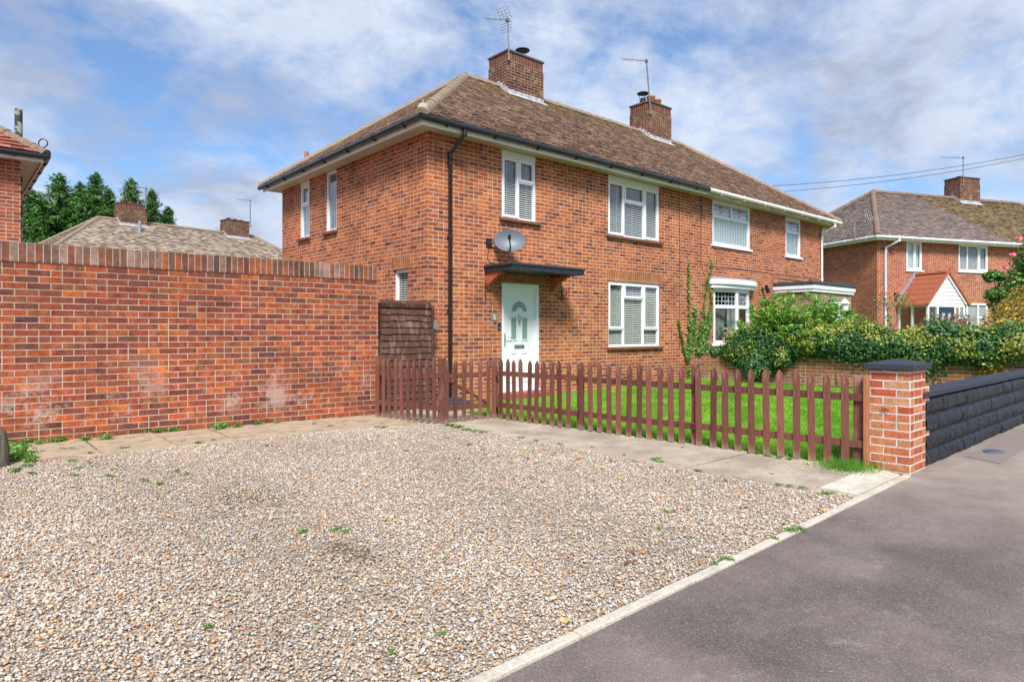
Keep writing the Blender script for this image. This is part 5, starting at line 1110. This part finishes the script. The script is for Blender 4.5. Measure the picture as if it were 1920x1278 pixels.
climber('climbing_ivy', (14.2, hy - 0.02, 0), 'tall narrow ivy strands climbing the brick wall left of the bow window', [([(14.25, 0), (14.22, 0.8), (14.26, 1.6)], 0.12), ([(14.26, 1.5), (14.20, 2.3), (14.22, 3.0)], 0.035), ([(14.35, 0.8), (14.45, 1.4), (14.50, 1.9)], 0.12), ([(14.1, 0.6), (13.9, 1.2), (13.75, 1.6)], 0.02)], 620, 0.1, CL, 3)
climber('climbing_ivy', (14.9, hy - 0.02, 0), 'wider tangle of climbing stems against the wall beside the bow window edge', [([(14.7, 0.6), (14.75, 1.3), (14.9, 1.9)], 0.14), ([(14.9, 1.9), (15.0, 2.4), (15.2, 2.9), (15.25, 3.15)], 0.045), ([(14.9, 0.6), (15.1, 1.2), (15.2, 1.7)], 0.15), ([(15.2, 1.7), (15.25, 2.2), (15.15, 2.6)], 0.04), ([(14.4, 0.75), (15.2, 0.85), (16.4, 0.80)], 0.12), ([(14.75, 0.8), (14.95, 1.3), (15.15, 1.8)], 0.26), ([(14.6, 0.7), (14.75, 1.2)], 0.24)], 520, 0.1, CL, 4)
climber('climbing_ivy', (17.6, hy - 0.02, 0), 'arching climber shoot on the brick wall right of the bow window', [([(17.9, 0.4), (17.7, 1.2), (17.45, 1.8), (17.25, 2.05)], 0.14), ([(18.0, 0.5), (18.2, 1.3), (18.3, 1.7)], 0.16), ([(17.7, 0.5), (17.9, 1.0)], 0.3)], 520, 0.1, CL, 5)
# golden hedge, brown shrub, roses
def bush(name, loc, label, cat, blobs, size, pal, seed, n_=2500, asp=0.6, inner=0.25, up=0.4):
    e = empty(name, loc, label, cat); g2 = np.random.default_rng(seed); PP, NN = [], []
    for (c, r) in blobs:
        p_, d_ = blob(g2, c, r, int(n_ * max(0.2, r[0] * r[2] * 2)), inner); PP.append(p_); NN.append(d_)
    P = np.concatenate(PP); N_ = np.concatenate(NN); leaves('foliage', P, N_ + np.array((0, 0, up)), size, pal, M['leaf'], e, seed, asp, 0.6)
    q = MB()
    for (c, r) in blobs[:6]: q.tube([(c[0] * 0.2, c[1] * 0.2, 0), (c[0] * 0.7, c[1] * 0.7, c[2] * 0.6), (c[0], c[1], c[2])], [0.03, 0.02, 0.008], 6)
    q.build('stem', M['stem'], e); return e
bush('golden_hedge', (15.9, 3.3, 0), 'golden yellow leafy hedge at the right behind the black wall', 'hedge', [((0, 0, 0.9), (0.7, 0.6, 0.75)), ((0.25, -0.35, 1.3), (0.6, 0.6, 0.7)), ((-0.35, 0.15, 0.75), (0.5, 0.4, 0.45)), ((0.7, -0.5, 1.6), (0.7, 0.6, 0.6)), ((0.5, 0.0, 1.0), (0.8, 0.7, 0.9)), ((1.2, -0.2, 1.5), (0.7, 0.7, 0.8))], 0.065, [(0.42, 0.30, 0.05), (0.34, 0.25, 0.05), (0.22, 0.19, 0.04), (0.50, 0.36, 0.08), (0.14, 0.15, 0.03), (0.44, 0.26, 0.05)], 31, 5200)
bush('brown_shrub', (17.5, 4.75, 0), 'thin shrub with brownish pink dry leaves between ivy and golden hedge', 'shrub', [((0, 0, 1.45), (0.5, 0.45, 0.32)), ((0.3, -0.1, 1.2), (0.4, 0.4, 0.5))], 0.06, [(0.22, 0.12, 0.08), (0.28, 0.17, 0.11), (0.15, 0.09, 0.06), (0.12, 0.14, 0.05)], 32, 2600)
rb_ = bush('rose_bush', (18.25, 3.70, 0), 'tall green rose bush with pink blooms above the golden hedge', 'rose bush', [((0.25, -0.25, 2.9), (0.40, 0.40, 0.42)), ((0.1, -0.05, 2.35), (0.42, 0.42, 0.4)), ((-0.1, 0.15, 2.0), (0.35, 0.35, 0.35)), ((0.5, -0.3, 2.5), (0.5, 0.5, 0.6)), ((0.45, -0.35, 3.35), (0.3, 0.3, 0.3)), ((-0.35, 0.3, 2.55), (0.22, 0.22, 0.14)), ((-0.3, 0.25, 2.15), (0.24, 0.24, 0.16))], 0.075, [(0.06, 0.17, 0.03), (0.09, 0.23, 0.04), (0.04, 0.12, 0.025), (0.18, 0.26, 0.05)], 33, 3300)
def rose(parent, p, r=0.05):
    q = MB(); rq = random.Random(str(p))
    for k in range(16):
        a0_ = rq.uniform(0, 6.28); t = rq.uniform(0.2, 1); d = Vector((math.cos(a0_) * t, math.sin(a0_) * t, 1.1 - t)).normalized(); c = Vector(p) + d * r * 0.6; u_ = d.cross(Vector((0.3, 0.2, 1))).normalized(); v_ = u_.cross(d)
        q.mesh([c + (u_ * math.cos(x) + v_ * math.sin(x)) * r * 0.62 + d * r * 0.12 * math.cos(2 * x) for x in [i * math.pi / 3 for i in range(6)]], [tuple(range(6))])
    q.build('rose_bloom', M['pink'], parent, fix=False)
for p in ((-0.15, 0.0, 3.02), (-0.25, 0.1, 2.72), (0.0, -0.1, 3.38), (0.1, -0.3, 2.55)): rose(rb_, p, 0.075)
rs_ = empty('climbing_rose', (17.1, 5.55, 0.9), 'single tall rose stem with a pink bloom rising above the ivy hedge', 'rose'); q = MB()
q.tube([(0, 0, -0.6), (-0.03, 0.05, 0.0), (-0.22, 0.22, 0.45), (-0.28, 0.30, 1.0), (-0.33, 0.33, 1.25)], [0.016, 0.014, 0.012, 0.009, 0.006], 6); q.tube([(-0.22, 0.22, 0.45), (0.02, 0.1, 0.75), (0.10, 0.02, 1.12)], [0.011, 0.009, 0.005], 6); q.build('stem', M['stem'], rs_)
gq = np.random.default_rng(8); P = np.concatenate([gq.normal((0.05, 0.05, 1.1), (0.16, 0.12, 0.10), (150, 3)), gq.normal((-0.32, 0.3, 1.1), (0.10, 0.08, 0.12), (90, 3)), gq.normal((-0.28, 0.26, 0.7), (0.05, 0.05, 0.14), (50, 3))])
leaves('foliage', P, np.tile((-0.3, -0.6, 0.7), (len(P), 1)), 0.07, [(0.07, 0.17, 0.04), (0.16, 0.24, 0.06), (0.20, 0.14, 0.06)], M['leaf'], rs_, 9, 0.5, 0.6); rose(rs_, (-0.33, 0.33, 1.3), 0.07)

# trees
def conifer(loc, hgt, rad, seed, label):
    e = empty('conifer_tree', loc, label, 'tree', group='dark green conifers beyond the distant house'); g2 = np.random.default_rng(seed); PP, NN, UP, CC = [], [], [], []
    rq = random.Random(seed); lead = [(0, 0, hgt, rad)] + [(rq.uniform(-.55, .55) * rad, rq.uniform(-.55, .55) * rad, hgt * rq.uniform(0.78, 0.95), rad * 0.62) for _ in range(6)]
    pal = np.array([(0.045, 0.125, 0.022), (0.07, 0.17, 0.03), (0.105, 0.225, 0.045), (0.028, 0.08, 0.018)])
    q = MB(); q.tube([(0, 0, 0), (0.1, 0, hgt * 0.5), (0, 0, hgt * 0.95)], [0.3, 0.2, 0.04], 8)
    for (x0, y0, h_, r_) in lead:
        nb = 95
        for b in range(nb):
            t = (b / nb) ** 0.8
            if b % 3 == 0: sp_ = g2.uniform(0.3, 0.9); pt = np.array((x0, y0, h_)) * 1.0; pt[2] = h_ - 0.1; PP.append(pt + np.stack([g2.normal(0, 0.07, 6), g2.normal(0, 0.07, 6), g2.uniform(-0.9, 0.35, 6)], 1)); NN.append(np.tile((g2.normal(), g2.normal(), 0.1), (6, 1))); UP.append(np.tile((0, 0, 1.0), (6, 1))); CC.append(pal[g2.integers(0, 4, 6)])
            z = h_ * (0.12 + 0.88 * t); ph = b * 2.399; rl = r_ * (1 - t) ** 0.95 * g2.uniform(0.6, 1.15) + 0.12; d = np.array((math.cos(ph), math.sin(ph), 0.35 + 0.5 * t))
            if b % 5 == 0: q.tube([(x0 * z / h_, y0 * z / h_, z), tuple(np.array((x0, y0, z)) + d * rl * 0.8)], [0.04, 0.01], 4, False)
            ns = int(26 + 75 * rl); s_ = g2.uniform(0.25, 1, ns) ** 0.7; p = np.array((x0, y0, z)) + np.outer(s_ * rl, d) + g2.normal(0, 0.13, (ns, 3)) * np.array((1, 1, 0.6)) * (0.5 + s_[:, None] * 0.8)
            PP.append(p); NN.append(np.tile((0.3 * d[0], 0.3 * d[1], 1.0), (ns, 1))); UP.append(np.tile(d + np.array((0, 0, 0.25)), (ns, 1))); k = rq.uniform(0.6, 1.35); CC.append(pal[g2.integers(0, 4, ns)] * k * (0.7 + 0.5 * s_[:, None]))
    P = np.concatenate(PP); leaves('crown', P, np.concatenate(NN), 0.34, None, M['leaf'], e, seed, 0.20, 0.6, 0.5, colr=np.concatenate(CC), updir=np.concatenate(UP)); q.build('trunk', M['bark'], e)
for (px, topy, dep, rad, sd_, lab) in ((112, 332, 46, 4.2, 1, 'leftmost of the dark green conifers, beside the neighbouring red roof'), (180, 330, 50, 4.2, 2, 'conifer in the middle of the dark green group beyond the distant roof'), (246, 342, 48, 3.4, 3, 'conifer directly behind the distant house chimney'), (285, 362, 52, 3.0, 4, 'rightmost and lowest of the dark green conifers'), (62, 365, 44, 3.0, 5, 'low conifer half hidden by the corner of the red-tiled house')):
    fx, rx_ = (px - 960) / 1230, 0; ph = R(48.9); d_ = (math.cos(ph) + fx * math.sin(ph), math.sin(ph) - fx * math.cos(ph)); conifer((d_[0] * dep, d_[1] * dep, 0), 1.30 + (622 - topy) / 1230 * dep, rad, sd_, lab)
def broad(loc, hgt, rad, seed, label, pal, name='broadleaf_tree', size=0.3, n_=2500, group=None):
    e = empty(name, loc, label, 'tree', group=group); rq = random.Random(seed); g2 = np.random.default_rng(seed); PP, NN = [], []; q = MB(); q.tube([(0, 0, 0), (0.1, 0, hgt * 0.4), (0, 0.1, hgt * 0.75)], [rad * 0.10, rad * 0.07, rad * 0.03], 8)
    for k in range(12):
        a0_ = rq.uniform(0, 6.28); rr = rad * rq.uniform(0.15, 0.7); c = (rr * math.cos(a0_), rr * math.sin(a0_), hgt * rq.uniform(0.45, 0.86)); r_ = rad * rq.uniform(0.28, 0.46); q.tube([(0, 0, hgt * 0.35), c], [rad * 0.03, rad * 0.01], 5, False)
        p_, d_ = blob(g2, c, (r_, r_, r_ * 0.8), n_ // 12, 0.3); PP.append(p_); NN.append(d_)
    P = np.concatenate(PP); leaves('crown', P, np.concatenate(NN) + np.array((0, 0, 0.4)), size, pal, M['leaf'], e, seed, 0.6, 0.6); q.build('trunk', M['bark'], e)
GB = [(0.06, 0.15, 0.03), (0.09, 0.20, 0.04), (0.04, 0.11, 0.025)]
broad((20.3, 49.0, 0), 7.9, 2.2, 51, 'small rounded tree top showing beyond the right chimney of the distant house', GB)
# trees across the street, seen only in the window glass
for i, (x, y, h_) in enumerate(((14, -16, 8.5), (22, -20, 9.5), (31, -17, 8), (2, -19, 9))):
    broad((x, y, 0), h_, 3.3, 60 + i, 'broad green tree on the far side of the street behind the photographer', GB, size=0.42, n_=5000, group='trees across the street')

# ================================================================== lawn grass, gravel, litter, weeds
g_ = np.random.default_rng(77); n_ = 150000
x = g_.uniform(6.34, 14.3, n_); y = g_.uniform(2.35, 9.45, n_); x = np.where(x < 6.36 + (9.56 - y) / 7.14 * 0.34 - 0.10, x + 1.2, x)
ok = ~((y > 8.45) & (x < 9.75)) & ~((y < 2.46) & (x > 7.0)); ok &= ~((y > 9.1) & (g_.uniform(0, 1, n_) < 0.75)); x, y = x[ok], y[ok]; n_ = len(x)
z = np.clip((x - 6.6) / 8, 0, 1) * 0.12; hg = g_.uniform(0.022, 0.05, n_); edge = (x < 6.36 + (9.56 - y) / 7.14 * 0.34 + 0.10); hg = np.where(edge, hg * 1.9, hg); an = g_.uniform(0, 6.28, n_); w_ = 0.0035
ln = g_.normal(0, 0.35, (n_, 2)) * hg[:, None]; pale = np.clip(cloudnoise(np.stack([x * 1.4, y * 1.4, z * 0], 1), 1.0) * 1.3 + cloudnoise(np.stack([x * 6, y * 6, z * 0], 1), 1.0) * 1.2 + 0.35, 0, 1)[:, None]
V = np.stack([np.stack([x - np.cos(an) * w_, y - np.sin(an) * w_, z], 1), np.stack([x + np.cos(an) * w_, y + np.sin(an) * w_, z], 1), np.stack([x + ln[:, 0], y + ln[:, 1], z + hg], 1)], 1).reshape(-1, 3)
cG = (np.array((0.13, 0.36, 0.020)) * (1 - pale) + np.array((0.30, 0.55, 0.045)) * pale) * g_.uniform(0.7, 1.3, (n_, 1)); dry = g_.uniform(0, 1, n_) < 0.05 + 0.10 * (cloudnoise(np.stack([x * 0.8, y * 2.0, 3 + 0 * x], 1), 1.3) > 0.25); cG[dry] = (0.36, 0.32, 0.13)
tag(np_mesh('lawn_grass', V, np.arange(n_ * 3).reshape(-1, 3), np.repeat(cG, 3, axis=0), M['grass']), 'bright green mown lawn grass behind the picket fence', 'grass', kind='stuff')

ico = []; t_ = (1 + 5 ** 0.5) / 2
for a0_ in (-1, 1):
    for b_ in (-t_, t_): ico += [(a0_, b_, 0), (0, a0_, b_), (b_, 0, a0_)]
ico = nrm(np.array(ico, float)); bmi = bmesh.new()
for v in ico: bmi.verts.new(v)
hull = bmesh.ops.convex_hull(bmi, input=bmi.verts[:]); bmi.verts.index_update(); icoF = np.array([[v.index for v in f.verts] for f in bmi.faces]); ico = np.array([v.co[:] for v in bmi.verts]); bmi.free()
g_ = np.random.default_rng(12); n_ = 270000
y = g_.uniform(1.93, 8.2, n_); x = g_.uniform(-1.2, 5.45, n_)
ky_ = np.where(x > 1.52, 1.885 + (x - 1.52) * 0.040, 1.885 + (x - 1.52) * 0.02) + 0.066
rt = 5.30 - 0.012; ok = (y > ky_) & ~((x > rt) & (y > 2.44)) & ~((x > 5.46) & (y > 2.1)) & ~((y > 8.04 - np.clip(x - 3.8, 0, 1.4) * 0.28) ) & (x > (y - 2.0) * 0.14 - 1.0)
x, y = x[ok], y[ok]; n_ = len(x)
stray = g_.uniform(0, 1, n_) < 0.02
sz = 0.0056 * np.exp(g_.normal(0, 0.32, n_)); Rm = nrm(g_.normal(0, 1, (n_, 4))); w0, a1, b1, c1 = Rm.T
RM = np.stack([np.stack([1 - 2 * (b1 * b1 + c1 * c1), 2 * (a1 * b1 - c1 * w0), 2 * (a1 * c1 + b1 * w0)], 1), np.stack([2 * (a1 * b1 + c1 * w0), 1 - 2 * (a1 * a1 + c1 * c1), 2 * (b1 * c1 - a1 * w0)], 1), np.stack([2 * (a1 * c1 - b1 * w0), 2 * (b1 * c1 + a1 * w0), 1 - 2 * (a1 * a1 + b1 * b1)], 1)], 1)
S3 = np.stack([g_.uniform(0.9, 1.7, n_), g_.uniform(0.8, 1.3, n_), g_.uniform(0.5, 0.95, n_)], 1) * sz[:, None]
jv = 1 + g_.normal(0, 0.10, (n_, 12, 1)); Vl = ico[None] * jv * S3[:, None, :]; V = np.einsum('nij,nkj->nki', RM, Vl); V[:, :, 2] *= 0.62
und = cloudnoise(np.stack([x * 0.9, y * 0.9, 0 * x], 1), 1.0) * 0.012
V += np.stack([x, y, g_.uniform(-0.004, 0.010, n_) + und * 0 + 0.004], 1)[:, None, :]
pal = np.array([(0.70, 0.60, 0.50), (0.76, 0.69, 0.60), (0.62, 0.48, 0.35), (0.54, 0.37, 0.24), (0.44, 0.40, 0.37), (0.66, 0.46, 0.27), (0.60, 0.28, 0.12), (0.32, 0.27, 0.24), (0.54, 0.51, 0.49), (0.82, 0.78, 0.72), (0.66, 0.55, 0.44), (0.22, 0.22, 0.26)])
pr = np.array([.15, .14, .13, .09, .09, .09, .04, .06, .08, .06, .055, .015]); pr = pr / pr.sum(); cP = pal[g_.choice(12, n_, p=pr)] * g_.uniform(0.74, 0.96, (n_, 1)) * np.array((0.94, 0.925, 0.90)) * (1 + 0.16 * (cloudnoise(np.stack([x * 1.1, y * 0.7, 5 + 0 * x], 1), 1.0) + 0.6 * cloudnoise(np.stack([x * 4, y * 4, 2 + 0 * x], 1), 1.0)))[:, None]
def dirt(cx, cy, rx, ry, k): return k * np.exp(-(((x - cx) / rx) ** 2 + ((y - cy) / ry) ** 2))
dd_ = dirt(1.80, 5.25, 0.34, 0.55, 0.45) + dirt(1.80, 3.52, 0.13, 0.26, 0.7) + dirt(1.60, 3.75, 0.22, 0.10, 0.35) + dirt(2.9, 6.9, 0.8, 0.5, 0.25) + dirt(3.6, 5.2, 0.25, 1.6, 0.22) + dirt(2.1, 4.4, 0.3, 1.3, 0.15); dd_ = np.clip(dd_ * (0.8 + 0.9 * cloudnoise(np.stack([x * 5, y * 5, 0 * x], 1), 1.0)), 0, 1)
buried = g_.uniform(0, 1, n_) < dd_ * 0.65; V[buried] -= np.array((0, 0, 0.05)); cP = cP * (1 - 0.55 * dd_[:, None]) + np.array((0.10, 0.065, 0.035)) * 0.55 * dd_[:, None]
keep = ~buried; V = V[keep]; cP = cP[keep]; n_ = len(V)
Fp = (icoF[None] + (np.arange(n_) * 12)[:, None, None]).reshape(-1, 3)
tag(np_mesh('gravel', V.reshape(-1, 3), Fp, np.repeat(cP, 12, axis=0), M['pebble'], smooth=True), 'loose multicoloured pebbles covering the drive', 'gravel', kind='stuff')
for (cx, cy, rx, ry) in ((1.80, 5.25, 0.26, 0.42), (1.80, 3.52, 0.13, 0.24)):
    m = MB(); rq = random.Random(cx * 10 + cy); m.face([(cx + rx * math.cos(t) * rq.uniform(0.7, 1.2), cy + ry * math.sin(t) * rq.uniform(0.7, 1.2), 0.001) for t in [i * 0.393 for i in range(16)]]); tag(m.build('soil_patch', M['soil']), kind='structure')

# fallen leaves
def leaf_thing(pal_c, seed):
    q = MB(); rq = random.Random(seed); pts = []
    for k in range(10):
        a0_ = 2 * math.pi * k / 10; r = 0.028 * (1.0 if k % 2 == 0 else 0.62) * rq.uniform(0.8, 1.25); pts.append((r * 1.25 * math.cos(a0_), r * math.sin(a0_), rq.uniform(0.0, 0.012)))
    q.mesh(pts + [(0, 0, 0.004)], [(i, (i + 1) % 10, 10) for i in range(10)]); q.bar((0.03, 0, 0.004), (0.055, 0.004, 0.006), 0.002, 0.002)
    return q
lm_ = [plain('dry_leaf_' + n, c, 0.7, 0.2, 0.3, 40) for n, c in (('orange', (0.48, 0.20, 0.07)), ('tan', (0.50, 0.36, 0.17)), ('brown', (0.22, 0.10, 0.05)), ('yellow', (0.50, 0.42, 0.14)))]
protos = []
for k, (mt, nm) in enumerate(zip(lm_, ('orange', 'tan', 'dark brown', 'yellow'))):
    o = leaf_thing(None, k).build('fallen_leaf', mt); tag(o, 'small %s fallen leaf lying on the drive' % nm, 'leaf', '%s fallen leaves on the drive' % nm); protos.append(o)
rq = random.Random(19); spots = []
cam_px = [(708, 818), (690, 820), (762, 848), (770, 873), (858, 862), (870, 865), (925, 860), (935, 858), (990, 862), (1005, 870), (1040, 850), (1055, 838), (1020, 845), (1010, 858), (985, 845), (1030, 872), (1065, 880), (1130, 880), (1150, 868), (1145, 865), (1190, 868), (1185, 1040), (1205, 1043), (1180, 1060), (1070, 912), (720, 980), (300, 920), (1035, 855), (975, 855), (960, 700), (840, 822), (795, 816), (700, 812), (955, 789), (1280, 841), (1448, 890), (1515, 872), (1020, 905), (1250, 905), (640, 905), (560, 880), (1110, 855), (1100, 870), (1400, 955), (1545, 962), (1360, 905), (880, 835), (905, 845), (955, 835), (1085, 863), (1165, 900), (1220, 880), (170, 870), (430, 850), (500, 838), (1060, 1172)]
for i, (px, py) in enumerate(cam_px):
    if py < 760: continue
    t = 1.30 * 1230 / (py - 622); fx = (px - 960) / 1230; ph = R(48.9); x_, y_ = t * (math.cos(ph) + fx * math.sin(ph)), t * (math.sin(ph) - fx * math.cos(ph))
    spots.append((x_, y_))
for i, (x_, y_) in enumerate(spots):
    o = protos[i % 4] if i < 4 else protos[rq.choice((0, 0, 1, 1, 2, 3))].copy()
    if i >= 4: col.objects.link(o)
    o.location = (x_, y_, 0.020); o.rotation_euler = (rq.uniform(-.2, .2), rq.uniform(-.2, .2), rq.uniform(0, 6.28)); s_ = rq.uniform(0.7, 1.15); o.scale = (s_, s_, s_)
# weeds
def weed(seed, n_=110, r=0.045, h_=0.045, size=0.034, pal=None):
    g2 = np.random.default_rng(seed); P = np.stack([g2.normal(0, r, n_), g2.normal(0, r * 0.6, n_), g2.uniform(0.005, h_, n_)], 1)
    return leaves('weed', P, np.tile((0, 0, 1.0), (n_, 1)), size, pal or [(0.10, 0.26, 0.03), (0.15, 0.34, 0.05), (0.20, 0.36, 0.06), (0.07, 0.18, 0.03)], M['leaf'], None, seed, 0.45, 0.5)
wp = [weed(100 + k) for k in range(4)]
wl_ = {'gravel': ('small tuft of green weeds growing in the gravel', 'green weeds in the gravel'), 'wall': ('leafy green weed growing at the foot of the garden wall', 'weeds along the garden wall'), 'edge': ('low green weeds growing in a paving joint', 'weeds in the paving edges')}
WS = [(567, 1000, 'gravel', .8), (632, 995, 'gravel', .8), (648, 998, 'gravel', .6), (480, 1010, 'gravel', .3), (390, 1178, 'gravel', .5), (600, 1184, 'gravel', .4), (830, 1192, 'gravel', .4), (735, 1226, 'gravel', .5), (1250, 962, 'gravel', .6), (1262, 960, 'gravel', .5), (1290, 958, 'gravel', .5), (1236, 993, 'gravel', .4), (1295, 1010, 'gravel', .4), (1452, 1012, 'edge', .6), (1485, 998, 'edge', .9), (1500, 994, 'edge', .8), (1365, 1052, 'edge', .7), (1342, 1060, 'edge', .5), (1552, 928, 'edge', .9), (1470, 985, 'gravel', .5), (300, 910, 'gravel', .9), (270, 903, 'gravel', .7), (330, 885, 'gravel', .8), (350, 890, 'gravel', .6), (205, 895, 'gravel', .9), (150, 880, 'gravel', .8), (140, 893, 'gravel', .7), (215, 882, 'gravel', .6), (175, 876, 'gravel', .6), (400, 880, 'gravel', .4), (60, 890, 'gravel', 1.0), (30, 885, 'gravel', 1.3), (52, 875, 'gravel', 1.1), (905, 812, 'edge', .8),
      (20, 868, 'wall', 2.2), (30, 855, 'wall', 2.6), (18, 846, 'wall', 2.0), (45, 862, 'wall', 1.8), (58, 868, 'wall', 1.3), (75, 835, 'wall', 1.0), (100, 832, 'wall', 1.2), (115, 830, 'wall', 1.3), (52, 833, 'wall', 1.1), (160, 828, 'wall', 1.1), (200, 826, 'wall', 1.3), (118, 843, 'edge', .7), (132, 842, 'edge', .6), (168, 852, 'edge', .8), (136, 866, 'edge', .9), (233, 842, 'edge', .9), (280, 812, 'wall', 1.1), (298, 812, 'wall', 1.1), (325, 810, 'wall', 1.0), (412, 806, 'wall', 1.3), (418, 803, 'wall', 1.2), (445, 802, 'wall', .9), (485, 797, 'wall', .8), (520, 794, 'wall', .6), (565, 785, 'wall', .8), (620, 783, 'wall', .7), (372, 832, 'edge', .8), (400, 826, 'edge', .5), (590, 795, 'edge', .5), (620, 800, 'edge', .6), (720, 803, 'edge', .7), (708, 802, 'edge', .6),
      (845, 800, 'edge', 1.2), (860, 803, 'edge', 1.1), (875, 808, 'edge', 1.0), (890, 810, 'edge', .7), (978, 822, 'edge', .7), (1005, 828, 'edge', .6), (1050, 834, 'edge', .6), (1110, 840, 'edge', .5), (1226, 864, 'edge', 1.0), (1238, 868, 'edge', .9), (1235, 862, 'edge', .7), (1170, 855, 'edge', .5), (1308, 884, 'edge', .7), (1460, 910, 'edge', .6), (1480, 912, 'edge', .6), (1505, 916, 'edge', .6), (1420, 852, 'edge', .9), (1440, 857, 'edge', .9), (1460, 860, 'edge', .9), (1480, 863, 'edge', .9), (1250, 828, 'edge', .7), (1210, 822, 'edge', .5)]
for i, (px, py, kd, s_) in enumerate(WS):
    t = 1.30 * 1230 / (py - 622); fx = (px - 960) / 1230; ph = R(48.9); x_, y_ = t * (math.cos(ph) + fx * math.sin(ph)), t * (math.sin(ph) - fx * math.cos(ph))
    o = wp[i] if i < 4 else wp[rq.randrange(4)].copy()
    if i >= 4: col.objects.link(o)
    k = max(0.62, t / 10.5); o.location = (x_, y_, 0.008); o.scale = (s_ * k, s_ * k, s_ * k * (1.5 if kd == 'wall' else 0.8)); o.rotation_euler = (0, 0, rq.uniform(-0.6, 0.6) if kd == 'wall' else rq.uniform(0, 6)); tag(o, wl_[kd][0], 'weed', wl_[kd][1])
# long grass tuft by the pillar
e = empty('grass_tuft', (6.45, 2.60, 0), 'thick tuft of long green grass at the fence foot beside the brick pillar', 'grass tuft'); g2 = np.random.default_rng(4); n_ = 900
x = g2.normal(0, 0.11, n_); y = g2.normal(0, 0.13, n_); hg = g2.uniform(0.05, 0.13, n_); an = g2.uniform(0, 6.28, n_); ln = g2.normal(0, 0.5, (n_, 2)) * hg[:, None]; w_ = 0.003
V = np.stack([np.stack([x - np.cos(an) * w_, y - np.sin(an) * w_, 0 * x], 1), np.stack([x + np.cos(an) * w_, y + np.sin(an) * w_, 0 * x], 1), np.stack([x + ln[:, 0], y + ln[:, 1], hg], 1)], 1).reshape(-1, 3)
np_mesh('blades', V, np.arange(n_ * 3).reshape(-1, 3), np.repeat(np.array((0.12, 0.30, 0.03)) * g2.uniform(0.6, 1.4, (n_, 1)), 3, axis=0), M['grass'], e)

# white lantern on a post in the neighbour's front garden
e = empty('garden_lamp', (19.05, 7.70, 0.05), 'white lantern on a slim white post in front of the stone porch', 'garden lamp'); q = MB(); q.tube([(0, 0, 0), (0, 0, 1.85)], 0.025, 8); q.build('post', M['upvc'], e)
q = MB(); q.lathe(0, 0, [(0.001, 1.85), (0.07, 1.86), (0.09, 2.03), (0.15, 2.04), (0.05, 2.15), (0.012, 2.17), (0.012, 2.22)], 8, False); q.build('lantern', M['upvc'], e)
# dry stalks at the pillar foot and a plant stub in the joint
e = empty('dry_stalks', (6.60, 2.33, 0), 'few dry straw-coloured stalks leaning against the brick pillar foot', 'dry stalks'); q = MB(); rq2 = random.Random(5)
for k in range(9):
    a0_ = rq2.uniform(-0.25, 0.12); q.tube([(rq2.uniform(-.02, .02), rq2.uniform(-.03, .04), 0), (-0.02, a0_ * 0.4, 0.12), (-0.05, a0_, rq2.uniform(0.12, 0.33))], 0.0022, 4)
q.build('stalk', plain('straw', (0.50, 0.36, 0.18), 0.8, 0.2, 0.2, 30), e)
e = empty('dead_moss_clump', (6.685, 2.33, 0.575), 'dark dead plant stub growing from a joint in the brick pillar face', 'moss'); g2 = np.random.default_rng(3); P = g2.normal((-0.01, 0, 0), (0.008, 0.028, 0.012), (60, 3)); leaves('tuft', P, np.tile((-1.0, 0, 0.3), (60, 1)), 0.02, [(0.05, 0.04, 0.02), (0.10, 0.08, 0.04)], M['leaf'], e, 3, 0.2)
# flower arrangements inside the bow window
for (x_, lab, mt, zc) in ((hx + 9.45, 'pot of pink flowers on the bow window sill, left of the pair', 'pink', 1.02), (hx + 10.10, 'pot of red flowers on the bow window sill, right of the pair', 'redfl', 1.02)):
    e = empty('flower_pot', (x_, hy - 0.05, zc), lab, 'flower pot'); q = MB(); q.lathe(0, 0, [(0.001, 0), (0.06, 0), (0.085, 0.14), (0.075, 0.14), (0.05, 0.05)], 12); q.build('pot', M['terracotta'], e)
    g2 = np.random.default_rng(int(x_ * 10)); P = g2.normal((0, 0, 0.28), (0.10, 0.05, 0.08), (120, 3)); leaves('foliage', P, np.tile((0, -1.0, 0.3), (120, 1)), 0.08, [(0.04, 0.17, 0.08), (0.06, 0.24, 0.12)], M['leaf'], e, 3, 0.5)
    q = MB()
    for k in range(7):
        c = Vector((random.Random(k + int(x_)).uniform(-.13, .13), -0.07, 0.22 + 0.16 * random.Random(k * 7 + 1).random())); q.mesh([c + Vector((0.035 * math.cos(t), -0.008 * math.cos(3 * t), 0.035 * math.sin(t))) for t in [i * 0.785 for i in range(8)]], [tuple(range(8))])
    q.build('bloom', M[mt], e, fix=False)
